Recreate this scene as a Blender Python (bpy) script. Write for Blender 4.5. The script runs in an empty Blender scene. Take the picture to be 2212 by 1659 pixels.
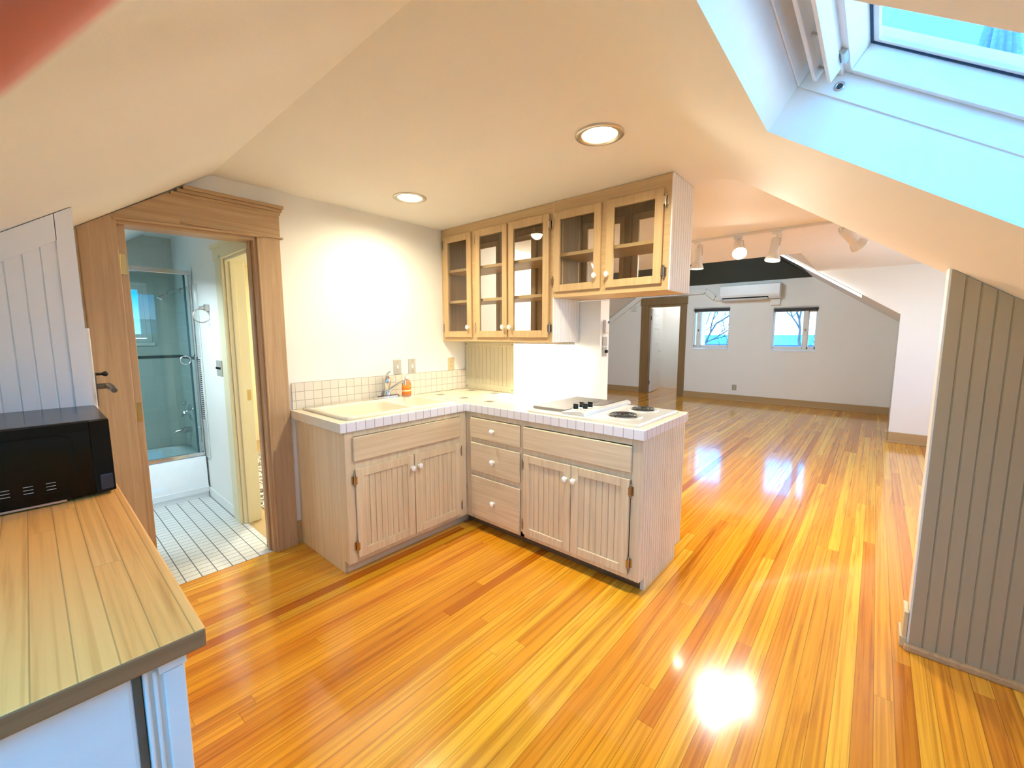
import bpy, bmesh, math, random
from mathutils import Vector, Matrix
random.seed(7)
C = bpy.context.scene.collection
PI = math.pi
K = .69; CZ = 2.3215                      # roof pitch, flat ceiling height
CC = 1/math.sqrt(1+K*K); SN = K*CC
def lin(c):
    return tuple(((v/255)/12.92 if v/255 <= .04045 else ((v/255+.055)/1.055)**2.4) for v in c)
# ------------------------------------------------------------------ mesh builder
class MB:
    def __init__(s): s.v = []; s.f = []; s.sm = []
    def add(s, vs, fs, smooth=False):
        o = len(s.v); s.v += [tuple(v) for v in vs]
        for f in fs: s.f.append(tuple(i+o for i in f)); s.sm.append(smooth)
        return s
    def box(s, x0, x1, y0, y1, z0, z1):
        x0, x1 = min(x0, x1), max(x0, x1); y0, y1 = min(y0, y1), max(y0, y1); z0, z1 = min(z0, z1), max(z0, z1)
        return s.hexa([(x0,y0,z0),(x1,y0,z0),(x1,y1,z0),(x0,y1,z0),(x0,y0,z1),(x1,y0,z1),(x1,y1,z1),(x0,y1,z1)])
    def hexa(s, p):
        return s.add(p, [(3,2,1,0),(4,5,6,7),(0,1,5,4),(1,2,6,5),(2,3,7,6),(3,0,4,7)])
    def prism(s, poly, ax, a0, a1):
        n = len(poly)
        def P(p, a): return (a,p[0],p[1]) if ax == 'x' else (p[0],a,p[1]) if ax == 'y' else (p[0],p[1],a)
        vs = [P(p,a0) for p in poly]+[P(p,a1) for p in poly]
        fs = [tuple(range(n))[::-1], tuple(range(n,2*n))]+[(i,(i+1)%n,n+(i+1)%n,n+i) for i in range(n)]
        return s.add(vs, fs)
    def quad(s, *p): return s.add(p, [tuple(range(len(p)))])
    def rings(s, loops, cap0=False, cap1=False, smooth=True, closed=True):
        n = len(loops[0]); vs = [p for l in loops for p in l]; fs = []
        for k in range(len(loops)-1):
            for i in range(n if closed else n-1):
                j = (i+1) % n
                fs.append((k*n+i, k*n+j, (k+1)*n+j, (k+1)*n+i))
        s.add(vs, fs, smooth)
        if cap0: s.add(loops[0], [tuple(range(n))[::-1]])
        if cap1: s.add(loops[-1], [tuple(range(n))])
        return s
    def lathe(s, prof, c, ax=(0,0,1), n=24, cap0=True, cap1=True, smooth=True):
        ax = Vector(ax).normalized(); u = ax.orthogonal().normalized(); w = ax.cross(u); c = Vector(c)
        loops = [[c+ax*h+(u*math.cos(2*PI*i/n)+w*math.sin(2*PI*i/n))*r for i in range(n)] for r, h in prof]
        return s.rings(loops, cap0, cap1, smooth)
    def cyl(s, p0, p1, r0, r1=None, n=16):
        p0 = Vector(p0); p1 = Vector(p1); r1 = r0 if r1 is None else r1
        return s.lathe([(r0,0),(r1,(p1-p0).length)], p0, p1-p0, n)
    def tube(s, pts, r, n=10):
        pts = [Vector(p) for p in pts]; loops = []; rr = r if isinstance(r, (list,tuple)) else [r]*len(pts)
        t0 = (pts[1]-pts[0]).normalized(); u = t0.orthogonal().normalized()
        for i, p in enumerate(pts):
            t = (pts[min(i+1,len(pts)-1)]-pts[max(i-1,0)]).normalized()
            u = (u-t*u.dot(t)).normalized(); w = t.cross(u)
            loops.append([p+(u*math.cos(2*PI*k/n)+w*math.sin(2*PI*k/n))*rr[i] for k in range(n)])
        return s.rings(loops, True, True)
    def torus(s, c, R, r, n=32, m=8, ax=(0,0,1)):
        ax = Vector(ax).normalized(); u = ax.orthogonal().normalized(); w = ax.cross(u); c = Vector(c); loops = []
        for i in range(n+1):
            a = 2*PI*i/n; d = u*math.cos(a)+w*math.sin(a)
            loops.append([c+d*(R+r*math.cos(2*PI*k/m))+ax*(r*math.sin(2*PI*k/m)) for k in range(m)])
        return s.rings(loops)
    def ball(s, c, rx, ry=None, rz=None, n=16, m=10):
        ry = rx if ry is None else ry; rz = rx if rz is None else rz
        loops = [[(c[0]+rx*math.sin(t)*math.cos(2*PI*i/n), c[1]+ry*math.sin(t)*math.sin(2*PI*i/n), c[2]-rz*math.cos(t)) for i in range(n)]
                 for t in [PI*(k+.02)/(m+.04) for k in range(m+1)]]
        return s.rings(loops, True, True)
def rrect(x0, x1, y0, y1, r, z, n=6):
    r = (r,)*4 if not isinstance(r, tuple) else r; out = []
    for (cx, cy, a, q) in ((x1-r[0],y1-r[0],0,r[0]),(x0+r[1],y1-r[1],PI/2,r[1]),(x0+r[2],y0+r[2],PI,r[2]),(x1-r[3],y0+r[3],1.5*PI,r[3])):
        out += [(cx+q*math.cos(a+PI/2*i/n), cy+q*math.sin(a+PI/2*i/n), z) for i in range(n+1)]
    return out
# ------------------------------------------------------------------ objects
def wpos(o):
    p = Vector((0,0,0))
    while o is not None: p += o.location; o = o.parent
    return p
def obj(name, mb, mat, parent=None, bevel=0, label=None, auto=False):
    me = bpy.data.meshes.new(name)
    if parent is not None: org = wpos(parent)
    else:
        xs = [v[0] for v in mb.v]; ys = [v[1] for v in mb.v]; zs = [v[2] for v in mb.v]
        org = Vector(((min(xs)+max(xs))/2, (min(ys)+max(ys))/2, min(zs)))
    me.from_pydata([tuple(Vector(v)-org) for v in mb.v], [], mb.f); me.update()
    bm = bmesh.new(); bm.from_mesh(me)
    if auto: bmesh.ops.recalc_face_normals(bm, faces=bm.faces)
    bm.to_mesh(me); bm.free()
    for p, sm in zip(me.polygons, mb.sm): p.use_smooth = sm
    me.materials.append(mat)
    o = bpy.data.objects.new(name, me); C.objects.link(o)
    if parent is not None: o.parent = parent
    else: o.location = org
    if bevel:
        m = o.modifiers.new('bevel', 'BEVEL'); m.width = bevel; m.segments = 2; m.limit_method = 'ANGLE'; m.angle_limit = .6
    if label: o['label'] = label
    return o
def thing(name, label, cat, loc, group=None):
    o = bpy.data.objects.new(name, None); o.empty_display_size = .1; C.objects.link(o); o.location = loc
    return tag(o, label, cat, group)
def tag(o, label, cat, group=None):
    o['label'] = label; o['category'] = cat
    if group: o['group'] = group
    return o
def struct(name, mb, mat, parent=None, bevel=0):
    o = obj(name, mb, mat, parent, bevel)
    if parent is None: o['kind'] = 'structure'
    return o
def sroot(name, loc):
    o = bpy.data.objects.new(name, None); o.empty_display_size = .1; C.objects.link(o); o.location = loc; o['kind'] = 'structure'
    return o
# ------------------------------------------------------------------ materials
def new(name):
    m = bpy.data.materials.new(name); m.use_nodes = True; nt = m.node_tree
    return m, nt, nt.nodes['Principled BSDF']
def N(nt, t, **k):
    n = nt.nodes.new(t)
    for a, b in k.items(): setattr(n, a, b)
    return n
def mth(nt, op, a, b=None, c=None):
    n = N(nt, 'ShaderNodeMath', operation=op)
    for i, q in enumerate((a, b, c)):
        if q is None: continue
        if isinstance(q, (int, float)): n.inputs[i].default_value = q
        else: nt.links.new(q, n.inputs[i])
    return n.outputs[0]
def ramp(nt, fac, stops):
    n = N(nt, 'ShaderNodeValToRGB'); e = n.color_ramp.elements
    while len(e) < len(stops): e.new(.5)
    for q, (p, c) in zip(e, stops): q.position = p; q.color = (*c, 1)
    nt.links.new(fac, n.inputs[0]); return n.outputs[0]
def mixc(nt, fac, a, b, mode='MIX'):
    n = N(nt, 'ShaderNodeMix', data_type='RGBA', blend_type=mode)
    for s, q in ((n.inputs[0], fac), (n.inputs[6], a), (n.inputs[7], b)):
        if isinstance(q, (int, float)): s.default_value = q
        elif isinstance(q, tuple): s.default_value = (*q, 1) if len(q) == 3 else q
        else: nt.links.new(q, s)
    return n.outputs[2]
def coords(nt, scale=(1,1,1), geo=False):
    if geo: src = N(nt, 'ShaderNodeNewGeometry').outputs['Position']
    else: src = N(nt, 'ShaderNodeTexCoord').outputs['Object']
    mp = N(nt, 'ShaderNodeMapping'); mp.inputs['Scale'].default_value = scale
    nt.links.new(src, mp.inputs['Vector']); return mp.outputs[0]
def noise(nt, vec, scale=1, detail=4, rough=.55, dist=0):
    n = N(nt, 'ShaderNodeTexNoise'); n.inputs['Scale'].default_value = scale; n.inputs['Detail'].default_value = detail
    n.inputs['Roughness'].default_value = rough; n.inputs['Distortion'].default_value = dist
    nt.links.new(vec, n.inputs['Vector']); return n.outputs['Fac']
def bump(nt, b, h, strength=.2, dist=.002):
    n = N(nt, 'ShaderNodeBump'); n.inputs['Strength'].default_value = strength; n.inputs['Distance'].default_value = dist
    nt.links.new(h, n.inputs['Height']); nt.links.new(n.outputs[0], b.inputs['Normal'])
def plain(name, rgb, rough=.5, metal=0, spec=.5, coat=0, var=.04):
    m, nt, b = new(name)
    c = lin(rgb); f = noise(nt, coords(nt), 14, 3)
    nt.links.new(ramp(nt, f, [(.3, tuple(v*(1-var) for v in c)), (.7, tuple(min(1,v*(1+var)) for v in c))]), b.inputs['Base Color'])
    b.inputs['Roughness'].default_value = rough; b.inputs['Metallic'].default_value = metal
    b.inputs['Specular IOR Level'].default_value = spec; b.inputs['Coat Weight'].default_value = coat
    return m
def paint(name, rgb, rough=.6, bs=.12):
    m, nt, b = new(name); v = coords(nt, geo=True); c = lin(rgb)
    nt.links.new(ramp(nt, noise(nt, v, 1.3, 3), [(.35, tuple(x*.975 for x in c)), (.65, c)]), b.inputs['Base Color'])
    b.inputs['Roughness'].default_value = rough; b.inputs['Specular IOR Level'].default_value = .3
    bump(nt, b, noise(nt, v, 140, 3), bs, .002); return m
def wood(name, c0, c1, axis='z', rough=.45, contrast=1., fine=1.):
    m, nt, b = new(name); sc = {'x':(1.2,34*fine,34*fine),'y':(34*fine,1.2,34*fine),'z':(34*fine,34*fine,1.2)}[axis]
    v = coords(nt, sc); f = noise(nt, v, 1.6, 6, .62, .6)
    big = noise(nt, coords(nt, tuple(s*.16 for s in sc)), 1.2, 2)
    t = mth(nt, 'ADD', mth(nt, 'MULTIPLY', f, .7), mth(nt, 'MULTIPLY', big, .3))
    a, d = lin(c0), lin(c1)
    nt.links.new(ramp(nt, t, [(.5-.14/contrast, d), (.5+.12/contrast, a)]), b.inputs['Base Color'])
    b.inputs['Roughness'].default_value = rough; b.inputs['Specular IOR Level'].default_value = .35
    bump(nt, b, f, .08, .001); return m
def tiles(name, rgb, grout, size, plane, gap=.03, rough=.2, off=(0,0), var=.03, size2=None):
    m, nt, b = new(name); v = coords(nt, geo=True); s = N(nt, 'ShaderNodeSeparateXYZ'); nt.links.new(v, s.inputs[0])
    ax = {'x':0,'y':1,'z':2}; lines = None; ids = []
    for k, (a, sz) in enumerate(zip(plane, (size, size2 or size))):
        q = mth(nt, 'DIVIDE', mth(nt, 'SUBTRACT', s.outputs[ax[a]], off[k]), sz)
        fr = mth(nt, 'FRACT', q); ids.append(mth(nt, 'FLOOR', q))
        e = mth(nt, 'LESS_THAN', mth(nt, 'MINIMUM', fr, mth(nt, 'SUBTRACT', 1., fr)), gap)
        lines = e if lines is None else mth(nt, 'MAXIMUM', lines, e)
    cb = N(nt, 'ShaderNodeCombineXYZ'); nt.links.new(ids[0], cb.inputs[0])
    if len(ids) > 1: nt.links.new(ids[1], cb.inputs[1])
    wn = N(nt, 'ShaderNodeTexWhiteNoise', noise_dimensions='3D'); nt.links.new(cb.outputs[0], wn.inputs[0])
    c = lin(rgb); col = ramp(nt, wn.outputs[0], [(0, tuple(x*(1-var) for x in c)), (1, tuple(min(1,x*(1+var)) for x in c))])
    nt.links.new(mixc(nt, lines, col, lin(grout)), b.inputs['Base Color'])
    nt.links.new(mth(nt, 'ADD', mth(nt, 'MULTIPLY', lines, .5), rough), b.inputs['Roughness'])
    bump(nt, b, mth(nt, 'SUBTRACT', 1., lines), .35, .0015); return m
def planks(name, axis, w, L, cols, rough=.15, seam=.02, seamdark=.35, coat=0., geo=True, grain=1., off=0.):
    m, nt, b = new(name); v = coords(nt, geo=geo); s = N(nt, 'ShaderNodeSeparateXYZ'); nt.links.new(v, s.inputs[0])
    lo, ac = (s.outputs[0], s.outputs[1]) if axis == 'x' else (s.outputs[1], s.outputs[0])
    q = mth(nt, 'DIVIDE', mth(nt, 'ADD', ac, 20+off), w); row = mth(nt, 'FLOOR', q); fr = mth(nt, 'FRACT', q)
    w1 = N(nt, 'ShaderNodeTexWhiteNoise', noise_dimensions='1D'); nt.links.new(row, w1.inputs['W'])
    p = mth(nt, 'DIVIDE', mth(nt, 'ADD', mth(nt, 'ADD', lo, 30.), mth(nt, 'MULTIPLY', w1.outputs[0], L*7)), L)
    idn = mth(nt, 'FLOOR', p); fl = mth(nt, 'FRACT', p)
    cb = N(nt, 'ShaderNodeCombineXYZ'); nt.links.new(row, cb.inputs[0]); nt.links.new(idn, cb.inputs[1])
    w2 = N(nt, 'ShaderNodeTexWhiteNoise', noise_dimensions='2D'); nt.links.new(cb.outputs[0], w2.inputs[0])
    base = ramp(nt, w2.outputs[0], [(i/(len(cols)-1), lin(c)) for i, c in enumerate(cols)])
    # grain stretched along the board, shifted per board
    sh = mth(nt, 'MULTIPLY', w2.outputs[0], 37.)
    gv = N(nt, 'ShaderNodeCombineXYZ')
    nt.links.new(mth(nt, 'ADD', mth(nt, 'MULTIPLY', lo, .9), sh), gv.inputs[0]); nt.links.new(mth(nt, 'ADD', mth(nt, 'MULTIPLY', ac, 26.), sh), gv.inputs[1])
    g = noise(nt, gv.outputs[0], 1.0, 6, .62, 1.8)
    gd = ramp(nt, g, [(.33, (.60,.46,.30)), (.45, (.90,.84,.74)), (.56, (1,1,1))])
    gv2 = N(nt, 'ShaderNodeCombineXYZ'); nt.links.new(mth(nt, 'ADD', mth(nt, 'MULTIPLY', lo, .5), sh), gv2.inputs[0]); nt.links.new(mth(nt, 'ADD', mth(nt, 'MULTIPLY', ac, 60.), sh), gv2.inputs[1])
    gd2 = ramp(nt, noise(nt, gv2.outputs[0], 1.0, 3, .5, .6), [(.40, (.66,.52,.36)), (.50, (1,1,1))])
    col = mixc(nt, .75*grain, base, gd, 'MULTIPLY'); col = mixc(nt, .55*grain, col, gd2, 'MULTIPLY')
    l1 = mth(nt, 'LESS_THAN', mth(nt, 'MINIMUM', fr, mth(nt, 'SUBTRACT', 1., fr)), seam)
    l2 = mth(nt, 'LESS_THAN', fl, .0016/L*1.2)
    ln = mth(nt, 'MAXIMUM', l1, l2)
    nt.links.new(mixc(nt, mth(nt, 'MULTIPLY', ln, seamdark), col, lin((70,30,8))), b.inputs['Base Color'])
    rn = noise(nt, coords(nt, geo=geo), 5., 3)
    nt.links.new(mth(nt, 'ADD', mth(nt, 'MULTIPLY', rn, .1), rough-.05), b.inputs['Roughness'])
    b.inputs['Coat Weight'].default_value = coat; b.inputs['Coat Roughness'].default_value = .07
    wav = noise(nt, coords(nt, (1,1,1), geo=geo), 9., 2)
    h = mth(nt, 'ADD', mth(nt, 'MULTIPLY', mth(nt, 'SUBTRACT', 1., ln), .35), mth(nt, 'MULTIPLY', wav, .4))
    bump(nt, b, h, .035, .004); return m
def glass(name, tint=(1,1,1), refl=1.0, rough=0.0):
    m, nt, b = new(name); nt.nodes.remove(b); out = nt.nodes['Material Output']
    t = N(nt, 'ShaderNodeBsdfTransparent'); t.inputs[0].default_value = (*tint, 1)
    g = N(nt, 'ShaderNodeBsdfGlossy'); g.inputs['Roughness'].default_value = rough
    fr = N(nt, 'ShaderNodeFresnel'); bk = N(nt, 'ShaderNodeNewGeometry').outputs['Backfacing']; nt.links.new(mth(nt, 'ADD', 1.45, mth(nt, 'MULTIPLY', bk, 1/1.45-1.45)), fr.inputs[0])
    mx = N(nt, 'ShaderNodeMixShader'); nt.links.new(mth(nt, 'MULTIPLY', fr.outputs[0], refl), mx.inputs[0])
    nt.links.new(t.outputs[0], mx.inputs[1]); nt.links.new(g.outputs[0], mx.inputs[2]); nt.links.new(mx.outputs[0], out.inputs[0])
    return m
def emit(name, rgb, s):
    m, nt, b = new(name); b.inputs['Base Color'].default_value = (.9,.9,.85,1)
    b.inputs['Emission Color'].default_value = (*rgb, 1); b.inputs['Emission Strength'].default_value = s; return m
M = {}
M['wall'] = paint('wall_paint', (241,239,234))
M['ceil'] = paint('ceiling_paint', (243,241,238), .75, .2)
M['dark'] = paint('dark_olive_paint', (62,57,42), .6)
M['white'] = plain('white_gloss_paint', (236,236,234), .35, var=.02)
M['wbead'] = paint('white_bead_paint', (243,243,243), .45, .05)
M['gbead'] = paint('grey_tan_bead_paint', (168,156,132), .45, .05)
M['pickle'] = wood('pickled_oak', (228,212,182), (206,186,152), 'z', .42, .9)
M['pickle_h'] = wood('pickled_oak_horizontal', (228,212,182), (206,186,152), 'x', .42, .9)
M['pickle_y'] = wood('pickled_oak_crosswise', (228,212,182), (206,186,152), 'y', .42, .9)
M['endbead'] = wood('washed_end_panel', (238,228,210), (220,208,188), 'z', .45, .9)
M['honey'] = wood('honey_maple', (208,178,134), (188,156,112), 'z', .4, .8)
M['honey_y'] = wood('honey_maple_crosswise', (208,178,134), (188,156,112), 'y', .4, .8)
M['honeydk'] = wood('cabinet_interior', (176,146,108), (152,122,86), 'z', .5, .8)
M['casing'] = wood('tan_casing', (194,164,128), (172,142,108), 'z', .45, 1.)
M['casing_x'] = wood('tan_casing_horizontal', (194,164,126), (170,140,104), 'x', .45, 1.)
M['tanbase'] = wood('tan_baseboard', (190,162,118), (172,144,102), 'y', .4, .7)
M['floor'] = planks('fir_strip_floor', 'x', .0605, 3.1, [(190,102,16),(238,166,40),(220,142,28),(247,184,52),(224,146,32),(242,170,44),(204,118,20),(250,192,62),(232,156,36),(184,98,14)], .15, .022, .5, .5)
M['butcher'] = planks('butcher_block_maple', 'y', .048, 1.7, [(250,180,98),(255,196,116),(244,166,84),(253,188,106)], .4, .022, .4, .0, True, .6, .01)
M['butcher_end'] = wood('butcher_end_grain', (164,116,76), (116,78,48), 'x', .5, .7, .5)
M['tile_top'] = tiles('counter_tile', (228,216,190), (208,196,172), .0715, 'xy', .022, .12, (.0205,.0145))
M['tile_bs'] = tiles('backsplash_tile', (224,216,202), (164,156,144), .0595, 'xz', .03, .15, (.012,.93))
M['tile_ex'] = tiles('edge_tile_front', (234,234,240), (150,146,150), .0595, 'x', .03, .12, (.01,0))
M['tile_ey'] = tiles('edge_tile_side', (234,234,240), (150,146,150), .0595, 'y', .03, .12, (.04,0))
M['tile_acc'] = plain('accent_tile', (116,110,104), .15)
M['tile_bath'] = tiles('bath_floor_tile', (222,222,218), (110,110,112), .0775, 'xy', .036, .3, (.02,.0), size2=.055)
M['tile_tub'] = tiles('tub_wall_tile', (206,208,202), (192,196,192), .15, 'xz', .012, .2)
M['porc'] = plain('porcelain', (226,216,194), .12, coat=.4, var=.015)
M['porcw'] = plain('white_porcelain', (236,240,244), .15, coat=.4, var=.015)
M['knob'] = plain('white_ceramic', (246,244,240), .15, coat=.5, var=.01)
M['chrome'] = plain('chrome', (214,214,216), .12, 1.)
M['steel'] = plain('brushed_steel', (206,200,192), .3, 1.)
M['hinge'] = plain('antique_nickel', (176,160,144), .22, 1.)
M['brass'] = plain('brass', (190,160,100), .35, 1.)
M['acwhite'] = plain('appliance_white', (246,246,246), .3, var=.01)
M['black'] = plain('black_enamel', (14,14,15), .2)
M['hob'] = plain('polished_hob', (222,222,220), .22, .4)
M['bowl'] = plain('drip_bowl_steel', (226,224,220), .25, .45)
M['coil'] = plain('burner_black', (22,21,21), .45)
M['blackg'] = plain('black_glass', (3,3,4), .12, spec=.25)
M['greym'] = plain('grey_plastic', (176,172,162), .4)
M['beige'] = plain('beige_plastic', (206,190,150), .4)
M['grate'] = plain('grate_grey', (150,146,140), .35, .5)
M['glass'] = glass('clear_glass')
M['cabglass'] = glass('cabinet_glass', (.94,.94,.92))
M['shglass'] = glass('shower_glass', (.74,.83,.83), .8)
M['gapdark'] = plain('dark_gap', (30,28,26), .8)
M['bulb'] = emit('lamp_glow', (1,.86,.62), 30)
M['bulbw'] = emit('spot_glow', (1,.9,.7), 60)
M['cone'] = plain('can_reflector', (235,215,170), .25, .7)
M['tub_band'] = plain('blue_band_tile', (44,74,84), .2)
M['cream'] = paint('cream_paint', (232,224,190), .5)
M['duct'] = plain('white_plastic', (226,222,216), .4)
M['greywhite'] = plain('vent_dark', (60,64,70), .6)
M['gasket'] = plain('window_gasket', (30,60,90), .6)

# ------------------------------------------------------------------ shell
def cells(lo, hi, holes):
    us = sorted({lo[0],hi[0],*[h[0] for h in holes],*[h[1] for h in holes]}); vs = sorted({lo[1],hi[1],*[h[2] for h in holes],*[h[3] for h in holes]})
    for i in range(len(us)-1):
        run = None
        for j in range(len(vs)-1):
            a, b = (us[i]+us[i+1])/2, (vs[j]+vs[j+1])/2
            if any(h[0] < a < h[1] and h[2] < b < h[3] for h in holes):
                if run: yield (us[i],us[i+1],run[0],run[1]); run = None
            else: run = (run[0] if run else vs[j], vs[j+1])
        if run: yield (us[i],us[i+1],run[0],run[1])
def wallx(x0, x1, lo, hi, holes=()):
    b = MB()
    for c in cells(lo, hi, list(holes)): b.box(x0, x1, c[0], c[1], c[2], c[3])
    return b
def wally(y0, y1, lo, hi, holes=()):
    b = MB()
    for c in cells(lo, hi, list(holes)): b.box(c[0], c[1], y0, y1, c[2], c[3])
    return b
SY = 2.91
# floors
b = MB(); b.box(-1.4, 10.16, -1.7, SY+.01, -.05, 0); b.box(2.75, 10.16, SY+.01, 6.2, -.05, 0); b.box(10.16, 11.5, 3.36, 4.52, -.05, 0)
struct('floor', b, M['floor'])
b = MB(); b.box(-.9, .985, SY+.01, 5.1, -.05, .003); struct('floor_bath', b, M['tile_bath'])
b = MB(); b.box(.985, 2.75, SY+.01, 6.4, -.05, .001); struct('floor_hall', b, M['tanbase'])
# kitchen ceiling: flat part with two round holes, cove and the two roof slopes
CANS = [(1.731,2.389),(1.775,1.015)]
b = MB()
def flat(x0, x1, y0, y1): b.quad((x0,y0,CZ),(x0,y1,CZ),(x1,y1,CZ),(x1,y0,CZ))
A = .12; yc0 = .70+A
flat(.76, 1.60, yc0, SY+.06); flat(1.90, 2.70, yc0, SY+.06)
for y0, y1 in ((yc0,.865),(1.165,2.239),(2.539,SY+.06)): flat(1.60, 1.90, y0, y1)
for (cx, cy), (y0, y1) in zip(CANS, ((2.239,2.539),(.865,1.165))):
    n = 48; ci = []; sq = []
    for i in range(n):
        a = 2*PI*i/n+PI/4; dx, dy = math.cos(a), math.sin(a); ci.append((cx+.086*dx, cy+.086*dy, CZ))
        ts = [((1.90-cx)/dx if dx > 0 else (1.60-cx)/dx) if abs(dx) > 1e-6 else 9, ((y1-cy)/dy if dy > 0 else (y0-cy)/dy) if abs(dy) > 1e-6 else 9]
        t = min(ts); sq.append((cx+t*dx, cy+t*dy, CZ))
    b.add(ci+sq, [(i,(i+1)%n,n+(i+1)%n,n+i) for i in range(n)])
    # close the square's corners
    for qx, qy in ((1.60,y0),(1.90,y0),(1.90,y1),(1.60,y1)):
        near = sorted(sq, key=lambda p: (p[0]-qx)**2+(p[1]-qy)**2)[:2]
        if abs(near[0][0]-near[1][0]) > 1e-5 and abs(near[0][1]-near[1][1]) > 1e-5: b.quad((qx,qy,CZ), near[0], near[1])
P0, P1, P2 = Vector((yc0,CZ)), Vector((.70,CZ)), Vector((.70-A*CC, CZ-A*SN))
arc = [P0*(1-t)**2+P1*2*t*(1-t)+P2*t*t for t in [i/10 for i in range(11)]]
b.rings([[(x,p.x,p.y) for p in arc] for x in (.76,2.70)], smooth=True, closed=False)
b.quad(*[(.76,p.x,p.y) for p in arc], (.76,.70,CZ))
def SP(x, s, d=0): return (x, .70-s*CC-d*SN, CZ-s*SN+d*CC)
SX0, SX1, SS0, SS1 = .787, 1.56, .48, 1.52
for x0, x1, s0, s1 in ((.76,SX0,A,2.52),(SX1,2.70,A,2.52),(SX0,SX1,A,SS0),(SX0,SX1,SS1,2.52)):
    b.quad(SP(x0,s0),SP(x1,s0),SP(x1,s1),SP(x0,s1))
def LZ(x): return CZ-K*(.76-x)
def RZ(y): return CZ-K*(.70-y)
b.quad((.76,.70,CZ),(.76,RZ(0)*0-1.37,RZ(-1.37)),(-1.31,-1.37,RZ(-1.37)))
def LP(x, y): return (x, y, LZ(x))
b.quad(LP(.76,.70),LP(.76,SY+.06),LP(-.20,SY+.06),LP(-.20,-.26)); b.quad(LP(-1.20,-1.26),LP(-1.20,SY+.06),LP(-1.31,SY+.06),LP(-1.31,-1.37))
b.quad(LP(-.20,1.05),LP(-.20,SY+.06),LP(-1.20,SY+.06),LP(-1.20,1.05)); b.quad(LP(-.20,-.26),LP(-.20,-.2),LP(-1.20,-.2),LP(-1.20,-1.26))
struct('ceiling', b, M['ceil'])
# skylight well lining
b = MB()
for (x0,s0),(x1,s1) in (((SX0,SS0),(SX1,SS0)),((SX1,SS0),(SX1,SS1)),((SX1,SS1),(SX0,SS1)),((SX0,SS1),(SX0,SS0))):
    b.quad(SP(x0,s0,0),SP(x1,s1,0),SP(x1,s1,.30),SP(x0,s0,.30))
struct('ceiling_well', b, M['white'])
# living-side ceiling
b = MB()
b.quad((2.70,-1.62,CZ),(5.66,-1.62,CZ),(5.66,2.96,CZ),(2.70,2.96,CZ)); b.quad((5.66,-1.62,CZ),(7.49,-1.62,CZ),(7.49,.70,CZ),(5.66,.70,CZ))
b.quad((5.55,2.96,CZ),(5.66,2.96,CZ),(5.66,4.70,CZ),(5.55,4.70,CZ))
b.prism([(-1.62,CZ+.05),(yc0,CZ+.05)]+[(p.x,p.y+.004) for p in arc]+[(-1.62,RZ(-1.62)+.004)], 'x', 2.66, 2.70)
YR = 2.675; ZR = CZ+K*(YR-.70)
b.quad((5.66,.70,CZ),(7.485,.70,CZ),(7.485,YR,ZR),(5.66,YR,ZR)); b.quad((5.55,4.65,CZ),(7.485,4.65,CZ),(7.485,YR,ZR),(5.55,YR,ZR))
b.quad((5.55,4.65,CZ),(10.05,4.65,CZ),(10.05,6.15,CZ-K*1.5),(5.55,6.15,CZ-K*1.5))
b.quad((5.655,.70,CZ),(5.655,4.65,CZ),(5.655,YR,ZR))
ZD = 2.545; yd = .70+(ZD-CZ)/K; yl = 2*YR-yd
b.quad((7.485,-.30,RZ(-.30)),(10.05,-.30,RZ(-.30)),(10.05,yd,ZD),(7.485,yd,ZD)); b.quad((7.485,4.65,CZ),(10.05,4.65,CZ),(10.05,yl,ZD),(7.485,yl,ZD))
struct('ceiling_living', b, M['ceil'])
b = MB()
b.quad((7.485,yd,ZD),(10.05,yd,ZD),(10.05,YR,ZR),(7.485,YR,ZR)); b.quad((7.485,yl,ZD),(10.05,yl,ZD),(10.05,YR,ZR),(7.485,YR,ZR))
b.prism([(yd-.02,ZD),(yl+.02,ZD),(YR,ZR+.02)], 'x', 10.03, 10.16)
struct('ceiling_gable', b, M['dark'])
# walls
DX0, DX1 = .338, .962
struct('wall_back', wally(SY, SY+.12, (-1.35,0), (2.76,2.55), [(DX0,DX1,0,2.005)]), M['wall'])
WX = 2.765
b = MB()
for c in cells((1.539,0),(SY+.12,2.55),[(1.539,1.735,1.675,2.55),(1.735,2.905,1.37,2.55)]): b.box(WX, 2.895, *c)
struct('wall_right', b, M['wall'])
struct('wall_alcove', MB().box(2.895, 5.55, 2.95, 3.03, 0, 2.5), M['wall'])
struct('wall_passage', MB().box(5.47, 5.55, 3.03, 6.2, 0, 2.5), M['wall'])
FX = 10.045
struct('wall_far', wallx(FX, 10.16, (-.45,0), (6.2,ZD), [(.884,1.64,1.09,1.99),(2.446,3.215,1.10,2.045),(3.504,4.27,0,2.11)]), M['wall'])
b = MB(); b.prism([(-.208,0),(-.208,RZ(-.208)),(.70,CZ),(.70,CZ+.1),(-1.62,CZ+.1),(-1.62,0)], 'x', 7.485, 7.56)
struct('wall_living', b, M['wall'])
struct('wall_knee_far', MB().box(7.56, 10.05, -.36, -.26, 0, 1.70), M['wall'])
struct('wall_knee_passage', MB().box(5.55, 10.05, 6.10, 6.2, 0, 1.6), M['wall'])
struct('wall_side_living', wally(-1.70, -1.60, (2.52,0), (7.56,2.42), [(4.6,6.4,.8,2.05)]), M['wall'])
struct('wall_knee_left', MB().box(-1.38, -1.30, -1.45, 3.0, 0, 1.2), M['wall'])
struct('wall_knee_front', MB().box(-1.38, 2.52, -1.45, -1.36, 0, 1.0), M['wall'])
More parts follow.
